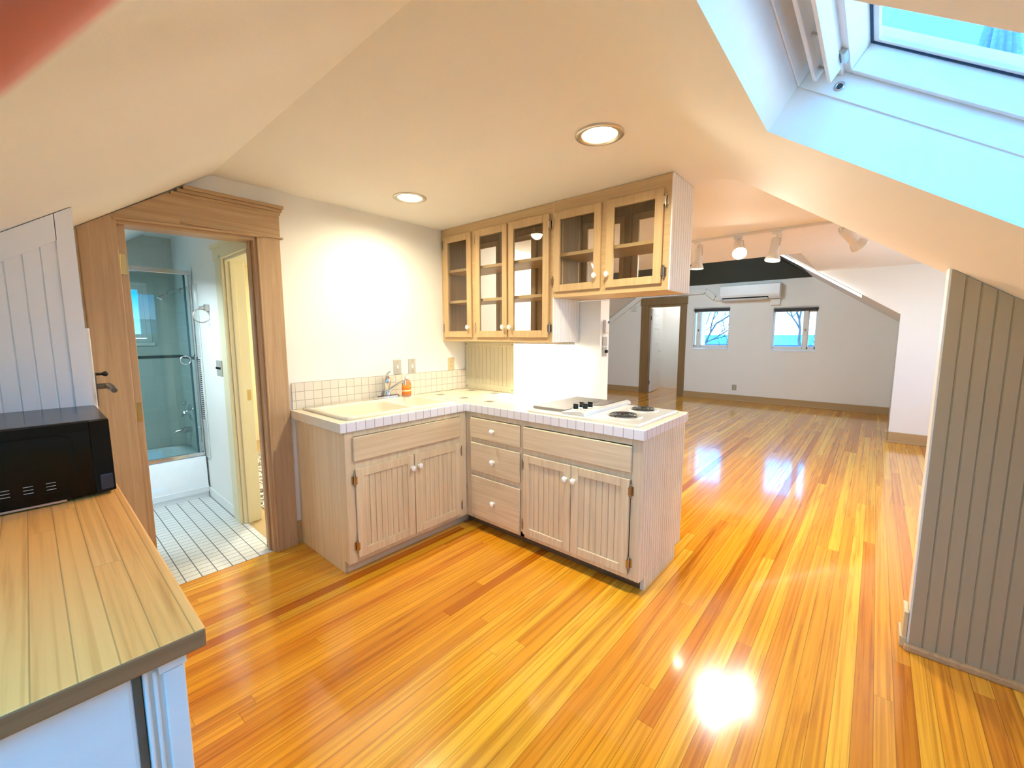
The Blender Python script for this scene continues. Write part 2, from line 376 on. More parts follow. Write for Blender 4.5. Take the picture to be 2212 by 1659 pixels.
# beadboard partition, right foreground
def bead(mb, F, s0, s1, z0, zt, d=.004, sp=.05, gw=.007):
    """grooved sheet on frame F(s, z, depth); zt a number or a function of s"""
    zf = zt if callable(zt) else (lambda s: zt)
    n = max(1, round((s1-s0)/sp)); st = (s1-s0)/n; prof = []
    for i in range(n):
        a = s0+i*st; prof += [(a, d if i == 0 else 0), (a+gw/2, d), (a+st-gw/2, d)]
    prof.append((s1, d)); prof = [(s0,-.001)]+prof+[(s1,-.001)]
    lo = [F(s,z0,q) for s,q in prof]; hi = [F(s,zf(s),q) for s,q in prof]
    mb.rings([lo,hi], smooth=False, closed=False)
    return mb
PX = 2.515
rf = lambda s: RZ(s)-.003
b = MB(); b.prism([(-1.62,0),(-.205,0),(-.205,RZ(-.205)),(-1.62,RZ(-1.62)-.0)], 'x', PX, 2.62)
wp = struct('wall_partition', b, M['white'])
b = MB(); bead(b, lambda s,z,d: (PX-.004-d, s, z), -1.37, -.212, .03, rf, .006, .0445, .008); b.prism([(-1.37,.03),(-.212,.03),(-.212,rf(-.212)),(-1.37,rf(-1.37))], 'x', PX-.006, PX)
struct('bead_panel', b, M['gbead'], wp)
b = MB(); b.box(PX-.03, PX-.001, -1.37, -.196, 0, .03); struct('trim_1', b, M['casing_x'], None, .006)
b = MB(); b.box(PX, 2.63, -.204, -.188, 0, .17); b.box(PX-.002, 2.64, -.206, -.180, 0, .05); struct('baseboard_partition', b, M['beige'], None, .003)
# white beadboard partition on the left, with rail and stile
PY = 2.33
lf = lambda s: LZ(s)-.003
wl = struct('wall_left', MB().prism([(-1.31,0),(.153,0),(.153,lf(.153)),(-1.31,lf(-1.31))], 'y', PY, PY+.05), M['white'])
b = MB(); bead(b, lambda s,z,d: (s, PY-.002-d, z), -1.30, .105, 0, lambda s: lf(s)-.09, .005, .0455, .006)
struct('bead_panel', b, M['wbead'], wl)
b = MB(); b.prism([(-1.3,lf(-1.3)-.095),(.106,lf(.106)-.095),(.106,lf(.106)),(-1.3,lf(-1.3))], 'y', PY-.012, PY); b.prism([(.104,0),(.153,0),(.153,lf(.153)),(.104,lf(.104))], 'y', PY-.012, PY)
struct('panel_frame', b, M['wbead'], wl)
# eave closet side and its low white door with a lever
struct('wall_closet', MB().prism([(-.02,0),(.125,0),(.125,lf(.125)),(-.02,lf(-.02))], 'y', PY+.05, SY), M['casing'])
dr = sroot('door_3', (.15,2.62,0))
obj('slab', MB().box(.136,.170, PY+.07, SY-.06, .01, 1.452), M['white'], dr, .003)
b = MB(); b.cyl((.170,2.45,1.21),(.215,2.45,1.21),.012); b.tube([(.212,2.455,1.21),(.214,2.36,1.208),(.214,2.30,1.203)],[.014,.013,.010]); b.box(.170,.176,2.425,2.475,1.13,1.27)
obj('handle', b, plain('pewter', (120,112,104), .3, .9), dr, 0, 'dark metal lever on a long plate')
b = MB(); b.cyl((.17,2.45,1.262),(.2,2.45,1.262),.006); b.ball((.205,2.45,1.262),.011)
obj('thumb_turn', b, M['black'], dr)
# bathroom shell
struct('wall_bath', wallx(.965, 1.085, (3.03,0), (5.2,2.5), [(2.98,3.535,0,1.96)]), M['wall'])
struct('wall_bath_tub', wally(5.066, 5.18, (-.95,0), (1.0,2.5), [(.18,.768,1.36,1.905)]), M['tile_tub'])
struct('wall_bath_left', MB().box(-.95,-.85,3.03,5.1,0,2.5), M['wall'])
b = MB(); b.quad((.76,3.02,CZ),(1.1,3.02,CZ),(1.1,5.1,CZ),(.76,5.1,CZ)); b.quad((.76,3.02,CZ),(.76,5.1,CZ),(-.95,5.1,LZ(-.95)),(-.95,3.02,LZ(-.95)))
struct('ceiling_bath', b, M['ceil'])
b = MB(); b.box(1.08,2.765,6.3,6.4,0,2.5); b.box(2.755,2.85,3.03,6.4,0,2.5); b.box(1.08,2.8,3.0,6.4,CZ,CZ+.05); b.box(.965,1.085,5.2,6.4,0,2.5)
struct('wall_hall', b, M['cream'])
# room behind the far door
b = MB(); b.box(11.42,11.5,3.40,4.52,0,2.4); b.box(10.16,11.5,3.36,3.44,0,2.4); b.box(10.16,11.5,4.44,4.52,0,2.4); b.box(10.16,11.5,3.36,4.52,2.4,2.45)
struct('wall_bedroom', b, M['wall'])
# trims ------------------------------------------------------------
b = MB(); b.box(DX1+.006,1.100,SY-.024,SY,0,2.03); struct('trim_2', b, M['casing'], None, .004)
b = MB(); b.box(DX1-.012,DX1+.010,SY-.012,SY+.12,0,2.01); b.box(DX1-.026,DX1-.012,SY+.03,SY+.06,0,2.0); b.box(DX1+.004,DX1+.016,SY-.03,SY,0,2.015); struct('door_jamb', b, M['casing'], None, .004)
b = MB(); b.prism([(.199,0),(.341,0),(.341,LZ(.341)-.002),(.199,LZ(.199)-.002)], 'y', SY-.024, SY); struct('trim_3', b, M['casing'], None, .004)
b = MB()
b.prism([(.326,2.00),(1.102,2.028),(1.102,2.17),(.55,2.17),(.335,LZ(.335)-.003)], 'y', SY-.026, SY)
b.prism([(.30,1.974),(DX1,1.996),(DX1,2.030),(.32,2.008)], 'y', SY-.014, SY+.12)
b.prism([(.33,1.992),(1.0,2.016),(1.0,2.03),(.33,2.004)], 'y', SY-.034, SY)
struct('trim_4', b, M['casing_x'], None, .003)
b = MB()
for k,(z0,z1,p) in enumerate(((2.168,2.185,.030),(2.185,2.203,.042),(2.203,2.221,.055))):
    b.prism([(.76-(CZ-z1)/K+.004,z0),(1.095+p*.5,z0),(1.095+p*.5,z1),(.76-(CZ-z1)/K+.004,z1)], 'y', SY-p, SY)
b.box(.60,1.118,SY-.034,SY,2.024,2.034)
struct('trim_5', b, M['casing_x'], None, .003)
b = MB(); b.box(1.101,1.136,SY-.016,SY,0,.16); struct('baseboard_back', b, M['tanbase'], None, .003)
b = MB()
for y0, y1 in ((-.26,3.363),(4.458,6.1)): b.box(FX-.018,FX,y0,y1,0,.135); b.box(FX-.03,FX,y0,y1,0,.02)
struct('baseboard_far', b, M['tanbase'], None, .003)
b = MB(); b.box(7.467,7.486,-1.6,-.208,0,.14); b.box(7.455,7.486,-1.6,-.196,0,.018); b.box(7.486,7.56,-.208,-.192,0,.14); struct('baseboard_living', b, M['tanbase'], None, .003)
b = MB(); b.prism([(.20,1.930),(.20,1.965),(1.25,2.688),(1.25,2.653)], 'x', 7.462, 7.484); o = obj('edge_strip', b, emit('strip_highlight', (1,.97,.92), 1.6)); tag(o, 'thin white strip along the slanted edge of the far opening, highlight put in as emission', 'light')  # white trim strip, not a lamp; emission imitates light caught on the edge
# far door casing
b = MB(); b.box(FX-.022,FX,3.358,3.498,0,2.16); b.box(FX-.022,FX,4.268,4.458,0,2.16); b.box(FX-.028,FX,3.345,4.47,2.155,2.32); b.box(FX-.036,FX,3.34,4.48,2.15,2.162); b.box(FX-.01,10.16,3.498,3.515,0,2.11); b.box(FX-.01,10.16,4.25,4.268,0,2.11); b.box(FX-.01,10.16,3.5,4.268,2.10,2.155)
struct('trim_7', b, wood('far_casing', (150,122,84), (132,104,70), 'z', .45), None, .003)

# ------------------------------------------------------------------ doors
dr = sroot('door_1', (.35,3.0,0))
obj('slab', MB().box(.340,.374,SY+.006,3.50,.012,1.985), M['casing'], dr, .002)
for z in (1.78,1.02,.25):
    b = MB(); b.box(.345,.368,SY+.002,SY+.006,z-.05,z+.05); b.cyl((.343,SY+.001,z-.05),(.343,SY+.001,z+.05),.006); obj('hinge', b, M['brass'], dr)
for s in ((.374,1),(.340,-1)):
    b = MB(); b.cyl((s[0],3.44,1.0),(s[0]+.04*s[1],3.44,1.0),.011); b.tube([(s[0]+.04*s[1],3.445,1.0),(s[0]+.04*s[1],3.34,.998)],[.011,.008]); obj('handle', b, M['steel'], dr)
# white five-panel door standing open in the far room
a = math.radians(98); hx, hy = 10.165, 4.235
ux, uy = math.sin(a), -math.cos(a); nx, ny = uy, -ux     # along the slab, and its face normal
def DF(s, z, d): return (hx+ux*s+nx*d, hy+uy*s+ny*d, z)
def dbox(mb, s0, s1, z0, z1, d0, d1): return mb.hexa([DF(s0,z0,d0),DF(s1,z0,d0),DF(s1,z0,d1),DF(s0,z0,d1),DF(s0,z1,d0),DF(s1,z1,d0),DF(s1,z1,d1),DF(s0,z1,d1)])
dr = sroot('door_2', (hx,hy,0))
b = MB(); dbox(b,0,.74,.012,2.08,-.012,.012)
zs = [.20,.56,.93,1.30,1.67,1.98]
for d0, d1 in ((.012,.022),(-.022,-.012)):
    dbox(b,0,.11,.012,2.08,d0,d1); dbox(b,.63,.74,.012,2.08,d0,d1)
    dbox(b,.11,.63,.012,.20,d0,d1)
    for i in range(5): dbox(b,.11,.63,zs[i]+.29 if i<4 else 1.94,zs[i+1] if i<4 else 2.08,d0,d1)
obj('slab', b, M['white'], dr)
for i in range(5):
    b = MB(); dbox(b,.13,.61,zs[i]+.02,zs[i]+.27 if i<4 else 1.92,-.018,.018); obj('panel', b, M['white'], dr, .004)
b = MB(); b.cyl(DF(.69,1.02,.02),DF(.69,1.02,.065),.010); b.tube([DF(.695,1.02,.062),DF(.60,1.02,.066)],.008); b.cyl(DF(.69,1.02,-.02),DF(.69,1.02,-.065),.010); b.tube([DF(.695,1.02,-.062),DF(.60,1.02,-.066)],.008)
obj('handle', b, M['steel'], dr)
for z in (.25,1.85): obj('hinge', MB().cyl((hx-.004,hy+.012,z-.05),(hx-.004,hy+.012,z+.05),.008), M['black'], dr)

# ------------------------------------------------------------------ windows
def frame_yz(mb, x0, x1, y0, y1, z0, z1, w, wb=None):
    wb = wb or w
    mb.box(x0,x1,y0,y0+w,z0,z1); mb.box(x0,x1,y1-w,y1,z0,z1); mb.box(x0,x1,y0+w,y1-w,z1-w,z1); mb.box(x0,x1,y0+w,y1-w,z0,z0+wb); return mb
for n, (y0,y1,z0,z1,ym,small) in enumerate(((2.446,3.215,1.10,2.045,3.09,'hi'),(.884,1.64,1.09,1.99,1.083,'lo'))):
    w = sroot('window_%d' % (n+1), (10.1,(y0+y1)/2,z0))
    obj('frame', frame_yz(MB(),10.075,10.135,y0,y1,z0+.03,z1-.0,.022,.03), M['white'], w, .003)
    b = MB(); b.box(FX-.004,10.08,y0,y1,z0,z0+.028); obj('sill', b, M['white'], w, .003)
    obj('mullion', MB().box(10.07,10.14,ym-.036,ym+.036,z0+.06,z1-.022), M['white'], w, .003)
    for (a0,a1,k) in ((y0+.022,ym-.036,0),(ym+.036,y1-.022,1)):
        wd = (a1-a0) > .3; q = .012 if wd else .02; top = .075 if wd else .09
        s = MB(); s.box(10.09,10.125,a0,a0+q,z0+.06,z1-.022); s.box(10.09,10.125,a1-q,a1,z0+.06,z1-.022); s.box(10.09,10.125,a0,a1,z1-.022-top,z1-.022); s.box(10.09,10.125,a0,a1,z0+.06,z0+.11)
        so = obj('sash', s, M['white'], w, .003)
        obj('pane', MB().box(10.105,10.111,a0+q,a1-q,z0+.11,z1-.022-top), M['glass'], so)
    obj('latch', MB().box(10.055,10.072,ym-.012,ym+.012,z0+.42,z0+.46), M['hinge'], w)
    t = MB(); t.box(10.05,10.072,y0+.012,y1-.012,z1-.062,z1-.024)
    for i in range(5): t.box(10.048,10.074,y0+.014,y1-.014,z1-.066-.005*i,z1-.064-.005*i)
    o = obj('window_blind', t, plain('blind_dark_%d' % n, (52,48,50), .5)); tag(o, 'dark blind drawn up at the top of the far window %s' % ('next to the door' if n == 0 else 'farther from the door'), 'blind', 'window blinds')
# bathroom window
w = sroot('window_3', (.47,5.1,1.36))
b = MB(); x0,x1,z0,z1 = .18,.768,1.36,1.905
def frame_xz(mb, y0, y1, x0, x1, z0, z1, t):
    mb.box(x0,x0+t,y0,y1,z0,z1); mb.box(x1-t,x1,y0,y1,z0,z1); mb.box(x0+t,x1-t,y0,y1,z1-t,z1); mb.box(x0+t,x1-t,y0,y1,z0,z0+t); return mb
obj('frame', frame_xz(MB(),5.09,5.15,x0,x1,z0,z1,.035), M['white'], w, .003)
so = obj('sash', frame_xz(MB(),5.10,5.14,x0+.035,x1-.035,z0+.04,z1-.035,.035), M['white'], w, .003)
obj('pane', MB().box(x0+.07,x1-.07,5.118,5.124,z0+.075,z1-.07), glass('frosted_glass', (.42,.5,.52), .4, .3), so)
obj('sill', MB().box(x0-.02,x1+.01,5.045,5.09,z0-.03,z0), M['white'], w, .003)
# unseen living room side window, added to light the white wall past the partition
w = sroot('window_4', (5.5,-1.65,.8))  # window_4 is the added unseen side window
obj('frame', frame_xz(MB(),-1.68,-1.62,4.6,6.4,.8,2.05,.05), M['white'], w, .003)
obj('mullion', MB().box(5.47,5.53,-1.67,-1.63,.85,2.0), M['white'], w)
obj('pane', MB().box(4.65,6.35,-1.652,-1.646,.85,2.0), M['glass'], w)
# unseen second skylight, added behind the photographer for cool fill light
def LS(x, y, d): return (x-d*K*CC, y, LZ(x)+d*CC)
w = sroot('window_6', LS(-.7,.37,.1)); b = MB()  # window_6 is the added unseen skylight for fill light
for (xa,ya),(xb,yb) in (((-.20,-.2),(-.20,1.05)),((-.20,1.05),(-1.20,1.05)),((-1.20,1.05),(-1.20,-.2)),((-1.20,-.2),(-.20,-.2))):
    b.quad(LS(xa,ya,0),LS(xb,yb,0),LS(xb,yb,.2),LS(xa,ya,.2))
obj('frame', b, M['white'], w)
obj('pane', MB().hexa([LS(-1.20,-.2,.19),LS(-.20,-.2,.19),LS(-.20,1.05,.19),LS(-1.20,1.05,.19),LS(-1.20,-.2,.196),LS(-.20,-.2,.196),LS(-.20,1.05,.196),LS(-1.20,1.05,.196)]), M['glass'], w)
# skylight
sk = sroot('window_5', SP(1.17,1.0,.2))
def sbox(mb, x0, x1, s0, s1, d0, d1):
    return mb.hexa([SP(x0,s1,d0),SP(x1,s1,d0),SP(x1,s0,d0),SP(x0,s0,d0),SP(x0,s1,d1),SP(x1,s1,d1),SP(x1,s0,d1),SP(x0,s0,d1)])
def sring(mb, x0, x1, s0, s1, t, d0, d1, tt=None):
    tt = tt or t
    sbox(mb,x0,x1,s0,s0+tt,d0,d1); sbox(mb,x0,x1,s1-t,s1,d0,d1); sbox(mb,x0,x0+t,s0+tt,s1-t,d0,d1); sbox(mb,x1-t,x1,s0+tt,s1-t,d0,d1); return mb
obj('frame', sring(MB(),SX0,SX1,SS0,SS1,.006,.125,.24), M['white'], sk, .002)
obj('ledge', sbox(MB(),SX0+.006,SX1-.006,SS0+.006,SS0+.094,.175,.24), M['white'], sk, .002)
so = obj('sash', sring(MB(),SX0+.008,SX1-.008,SS0+.092,SS1-.008,.020,.185,.27), M['white'], sk, .003)
obj('gasket', sring(MB(),SX0+.027,SX1-.027,SS0+.111,SS1-.027,.006,.249,.253), M['gasket'], so)
obj('glazing_bead', sring(MB(),SX0+.033,SX1-.033,SS0+.117,SS1-.033,.014,.252,.262), M['white'], so, .002)
obj('pane', sbox(MB(),SX0+.028,SX1-.028,SS0+.112,SS1-.028,.262,.268), M['glass'], so)
for s in (.522,.566):
    b = MB(); sbox(b,SX0+.03,SX1-.04-(.02 if s > .55 else 0),s,s+.012,.135,.172); obj('vent_bar', b, M['white'], sk, .003)
for x in (1.30,1.47,.95,1.12):
    b = MB(); sbox(b,x,x+.012,.530,.570,.150,.156); obj('bracket', b, M['steel'], sk)
b = MB(); p = Vector(SP(SX1-.0065,.585,.152)); b.torus(p,.0095,.003,24,8,(1,0,0)); pl = obj('plug', b, M['chrome'], sk); obj('hole', MB().cyl(p-Vector((.001,0,0)),p+Vector((.004,0,0)),.0085), M['greywhite'], pl)
for x in (1.42,):
    b = MB(); sbox(b,x,x+.05,.572,.590,.172,.186); obj('hinge', b, M['steel'], sk)

# ------------------------------------------------------------------ base cabinets
def fb(mb, F, s0, s1, z0, z1, d0, d1):
    return mb.hexa([F(s0,z0,d0),F(s1,z0,d0),F(s1,z0,d1),F(s0,z0,d1),F(s0,z1,d0),F(s1,z1,d0),F(s1,z1,d1),F(s0,z1,d1)])
def knob(F, s, z, parent, d=.018, r=.0165):
    p = Vector(F(s,z,d)); ax = Vector(F(s,z,d+1))-p
    b = MB(); b.lathe([(r*.50,0),(r*.42,.006),(r*.45,.011),(r*.85,.016),(r,.022),(r*.92,.029),(r*.6,.034),(r*.1,.036)], p, ax, 20)
    for i, v in enumerate(b.v):                                       # egg-shaped: taller than wide
        b.v[i] = (v[0], v[1], z+(v[2]-z)*1.25)
    return obj('knob', b, M['knob'], parent)
def hinge(F, s, z, parent, side):
    b = MB(); a = Vector(F(s,z-.03,.012)); c = Vector(F(s,z+.03,.012))
    b.cyl(a, c, .0055, n=10); fb(b,F,s-.014,s+.014,z-.024,z+.024,.0015,.005)
    for q in (-.034,.034): b.ball(F(s,z+q,.012),.0055,n=10,m=6)
    fb(b,F,s,s+side*.012,z-.022,z+.022,.016,.021)
    return obj('hinge', b, M['hinge'], parent)
def door_bead(F, s0, s1, z0, z1, fr, parent, ks, kz, hs, hz, mats=('pickle','pickle_h'), side=1):
    d = obj('door', MB(), M[mats[0]], parent) if False else None
    b = MB(); t = .018
    fb(b,F,s0,s0+fr,z0,z1,.001,t); fb(b,F,s1-fr,s1,z0,z1,.001,t); fb(b,F,s0+fr,s1-fr,z1-fr,z1,.001,t); fb(b,F,s0+fr,s1-fr,z0,z0+fr,.001,t)
    d = obj('door', b, M[mats[0]], parent, .0025)
    b = MB(); G = lambda s,z,q: F(s,z,.004+q); bead(b,G,s0+fr-.004,s1-fr+.004,z0+fr-.004,z1-fr+.004,.006,.038,.006); fb(b,F,s0+fr-.004,s1-fr+.004,z0+fr-.004,z1-fr+.004,.002,.004)
    obj('bead_panel', b, M['pickle'], d)
    knob(F, ks, kz, d)
    for z in hz: hinge(F, hs, z, d, side)
    return d
def slab_front(name, F, s0, s1, z0, z1, parent, mat, ks=None, kz=None):
    b = MB(); fb(b,F,s0,s1,z0,z1,.001,.018); o = obj(name, b, M[mat], parent, .004)
    if ks is not None: knob(F, ks, kz, o)
    return o
CT = .874                                   # underside of counter
XL, XI, YF, YE, XP = 1.134, 2.072, 2.245, .885, 2.072
# sink cabinet
t = thing('sink_cabinet', 'pickled oak sink base cabinet with two beadboard doors under the double sink', 'cabinet', (1.6,2.57,0))
b = MB(); b.prism([(2.31,0),(SY-.004,0),(SY-.004,CT),(YF,CT),(YF,.078),(2.31,.078)], 'x', XL, XL+.018)
obj('side_panel', b, M['pickle'], t, .002)
b = MB(); b.box(XL+.018,2.06,SY-.02,SY-.004,.09,CT-.22); b.box(XL+.018,2.06,2.27,SY-.02,.09,.106); b.box(2.055,2.073,2.27,SY-.004,.09,CT-.22); obj('carcass', b, M['honeydk'], t)
FS = lambda s,z,d: (s, YF-d, z)
b = MB()
for s0,s1,z0,z1 in ((XL-.0004,1.186,.078,CT-.001),(2.003,2.0705,.078,CT-.001),(1.186,2.003,.84,CT-.001),(1.186,2.003,.64,.70),(1.186,2.003,.078,.115),(1.58,1.61,.115,.64)): fb(b,FS,s0,s1,z0,z1,-.018,.0008)
obj('face_frame', b, M['pickle'], t, .0015)
slab_front('false_front', FS, 1.179, 2.002, .695, .839, t, 'pickle_h')
door_bead(FS, 1.186, 1.5925, .108, .650, .052, t, 1.572, .566, 1.180, (.584,.181), side=1)
door_bead(FS, 1.5985, 2.003, .108, .652, .052, t, 1.628, .568, 2.009, (.585,.174), side=-1)
obj('toe_kick', MB().box(XL+.018,2.14,2.305,2.32,.001,.09), M['pickle_h'], t)
# peninsula cabinet
t = thing('peninsula_cabinet', 'pickled oak peninsula base cabinet with three drawers and two doors below the cooktop', 'cabinet', (2.35,1.7,0))
FP = lambda s,z,d: (XP-d, s, z)
b = MB()
for s0,s1,z0,z1 in ((.8846,.944,.078,CT-.001),(2.183,2.2440,.078,CT-.001),(1.686,1.721,.078,.84),(.944,2.183,.838,CT-.001),(.944,2.183,.078,.112),(.944,1.69,.645,.70),(1.72,2.183,.64,.70),(1.72,2.183,.40,.455),(1.30,1.335,.11,.65)): fb(b,FP,s0,s1,z0,z1,-.018,.0008)
obj('face_frame', b, M['pickle'], t, .0015)
for z0,z1,kz in ((.690,.835,.762),(.447,.654,.545),(.108,.408,.247)):
    slab_front('drawer', FP, 1.7205, 2.182, z0, z1, t, 'pickle_y', 1.952, kz)
slab_front('false_front', FP, .941, 1.687, .690, .834, t, 'pickle_y')
door_bead(FP, 1.3205, 1.688, .108, .652, .050, t, 1.350, .566, 1.694, (.583,.173), ('pickle','pickle_y'), side=-1)
door_bead(FP, .947, 1.3155, .108, .652, .050, t, 1.292, .567, .940, (.587,.176), ('pickle','pickle_y'), side=1)
XB = 2.705
b = MB(); prof = [(2.145,0),(2.61,0),(2.61,.078),(XB,.078),(XB,CT),(XP,CT),(XP,.078),(2.145,.078)]
b.prism(prof, 'y', .8905, .905)
FE = lambda s,z,d: (s, .8905-d, z)
bead(b, FE, 2.145, 2.61, 0, .078, .007, .031, .010); bead(b, FE, XP, XB, .078, CT, .007, .031, .010)
obj('end_panel', b, M['endbead'], t)
b = MB(); b.box(2.69,XB,.905,1.53,.078,CT); b.box(2.55,2.56,.905,1.53,.001,.09); b.box(2.09,2.69,.905,2.24,.09,.105); b.box(2.60,2.69,.905,.92,.09,CT-.1); obj('carcass', b, M['endbead'], t)
obj('toe_kick', MB().box(2.145,2.16,.905,2.305,.001,.09), wood('toe_kick_dark', (120,96,70), (90,70,48), 'y'), t)
# ------------------------------------------------------------------ countertop, L-shaped with sink and cooktop cut-outs
t = thing('countertop', 'cream tiled L shaped countertop with grey accent tiles and white tile edge', 'countertop', (1.9,2.0,.874))
SKX0, SKX1, SKY0, SKY1 = 1.19, 2.02, 2.31, 2.86
b = MB()
for c in cells((1.112,2.236),(2.07,SY-.002),[(SKX0,SKX1,SKY0,SKY1)]): b.box(*c,.876,.93)
for c in cells((2.07,.883),(2.758,SY-.002),[(2.16,2.64,.99,1.62)]): b.box(*c,.876,.93)
obj('top', b, M['tile_top'], t)
b = MB(); b.box(1.105,2.062,2.228,2.237,.8745,.931); obj('edge_tile', b, M['tile_ex'], t, .003)
b = MB(); b.box(2.056,2.065,.874,2.2365,.8745,.931); obj('edge_tile', b, M['tile_ey'], t, .003)
b = MB(); b.box(2.057,2.712,.873,.883,.8745,.931); obj('edge_tile', b, M['tile_ex'], t, .003)
b = MB(); b.box(1.104,1.113,2.229,SY-.002,.8745,.931); obj('edge_tile', b, plain('edge_plain', (226,218,200), .15), t, .003)
b = MB(); b.box(2.704,2.712,.874,1.53,.8745,.931); obj('edge_tile', b, M['tile_ey'], t, .003)
for x in (2.237,2.5945):
    for k in range(4):
        y = 2.732-.286*k
        obj('accent_tile', MB().box(x-.0335,x+.0335,y-.0335,y+.0335,.9285,.9305), M['tile_acc'], t, 0, 'grey accent tile')
b = MB(); b.box(1.121,2.70,SY-.012,SY-.001,.931,1.1095)
o = obj('backsplash', b, M['tile_bs'], None, .003); tag(o, 'three rows of small white square tiles along the wall behind the sink', 'backsplash')
# ------------------------------------------------------------------ sink
t = thing('kitchen_sink', 'cream double bowl drop-in sink set in the tiled counter', 'sink', (1.6,2.58,.93))
b = MB(); X0,X1,Y0,Y1 = 1.168,2.042,2.283,2.888; zt = .9475
xm = 1.690
def bowl(mb, X0, X1, Y0, Y1, R, x0, x1, y0, y1, r, zt, zb, ze):
    L = []
    n = 8
    def rr(a,b_,c,d,q,z): return rrect(a,b_,c,d,q,z,n)
    L.append(rr(X0,X1,Y0,Y1,R,ze)); L.append(rr(X0+.004,X1-.004,Y0+.004,Y1-.004,R,zt-.003) if isinstance(R,(int,float)) else rr(X0,X1,Y0,Y1,R,zt-.002))
    L.append(rr(x0-.014,x1+.014,y0-.014,y1+.014,r+.012,zt)); L.append(rr(x0-.004,x1+.004,y0-.004,y1+.004,r+.004,zt-.003))
    L.append(rr(x0,x1,y0,y1,r,zt-.012)); L.append(rr(x0+.012,x1-.012,y0+.012,y1-.012,r,zb+.03)); L.append(rr(x0+.04,x1-.04,y0+.04,y1-.04,r*.8,zb))
    mb.rings(L, False, True, True)
bowl(b, X0, xm, Y0, Y1, (.002,.05,.05,.002), X0+.055, xm-.016, Y0+.05, 2.755, .055, zt, .775, .9305)
bowl(b, xm, X1, Y0, Y1, (.05,.002,.002,.05), xm+.016, X1-.055, Y0+.05, 2.755, .055, zt, .785, .9305)
obj('basin', b, M['porc'], t, 0)
for cx in (1.43,1.86):
    b = MB(); z = .7765 if cx < 1.6 else .7865
    b.lathe([(.042,0),(.042,.002),(.03,.003),(.006,.001)], (cx,2.55,z), n=20); obj('drain', b, M['chrome'], t)
# faucet
t = thing('faucet', 'chrome single lever kitchen faucet on the back of the sink', 'faucet', (1.80,2.82,zt))
b = MB(); n = 8
L = [rrect(1.672,1.898,2.806,2.860,.026,zt+.0005,n), rrect(1.672,1.898,2.806,2.860,.026,zt+.012,n), rrect(1.68,1.89,2.814,2.852,.019,zt+.020,n)]
b.rings(L, True, True, False); obj('base_plate', b, M['chrome'], t, .002)
b = MB(); b.lathe([(.024,0),(.024,.012),(.020,.02),(.020,.06),(.027,.075),(.029,.10),(.026,.125),(.018,.145),(.008,.155)], (1.795,2.834,zt+.018), n=24); obj('body', b, M['chrome'], t)
b = MB(); b.tube([(1.797,2.812,zt+.055),(1.820,2.786,zt+.078),(1.846,2.757,zt+.106),(1.866,2.737,zt+.122),(1.878,2.726,zt+.122)],[.017,.013,.0115,.011,.012],12); b.cyl((1.879,2.725,zt+.134),(1.879,2.725,zt+.094),.0135,.012); obj('spout', b, M['chrome'], t)
b = MB(); b.tube([(1.795,2.834,zt+.165),(1.805,2.834,zt+.185),(1.822,2.824,zt+.200)],[.013,.009,.006],10); obj('lever', b, M['chrome'], t)
# soap bottle
bx, by, bz = 1.932, 2.776, zt+.0008
t = thing('soap_bottle', 'clear pump bottle of orange hand soap beside the faucet', 'soap bottle', (bx,by,bz))
def oval(prof, sx, sy): return [[(bx+r*sx*math.cos(2*PI*i/28), by+r*sy*math.sin(2*PI*i/28), bz+h) for i in range(28)] for r,h in prof]
b = MB(); b.rings(oval([(.035,0),(.039,.004),(.039,.085),(.037,.105),(.026,.122),(.013,.130),(.012,.138)],1,.72), True, True); 
m, nt, q = new('amber_bottle'); q.inputs['Base Color'].default_value = (.80,.42,.24,1); q.inputs['Transmission Weight'].default_value = .55; q.inputs['Roughness'].default_value = .08; q.inputs['IOR'].default_value = 1.2
obj('bottle', b, m, t)
m, nt, q = new('orange_label'); z = N(nt,'ShaderNodeSeparateXYZ'); nt.links.new(N(nt,'ShaderNodeTexCoord').outputs['Object'], z.inputs[0])
wv = noise(nt, coords(nt,(30,30,30)), 1.5, 3)
nt.links.new(ramp(nt, mth(nt,'ADD',mth(nt,'MULTIPLY',z.outputs[2],9.),mth(nt,'MULTIPLY',wv,.12)), [(.22,lin((226,96,20))),(.40,lin((240,140,40))),(.43,lin((250,222,176))),(.50,lin((250,222,176))),(.53,lin((232,104,24))),(.80,lin((244,150,50)))]), q.inputs['Base Color']); q.inputs['Roughness'].default_value = .3
b = MB(); b.rings(oval([(.0396,.016),(.0396,.090)],1,.72), False, False); obj('label_wrap', b, m, t)
b = MB(); b.lathe([(.0145,0),(.0145,.016),(.006,.018),(.005,.040),(.009,.041),(.009,.050),(.003,.052)], (bx,by,bz+.137), n=20); b.tube([(bx,by,bz+.183),(bx-.02,by-.018,bz+.184),(bx-.030,by-.026,bz+.178)],[.006,.005,.004],10); obj('pump', b, M['knob'], t)
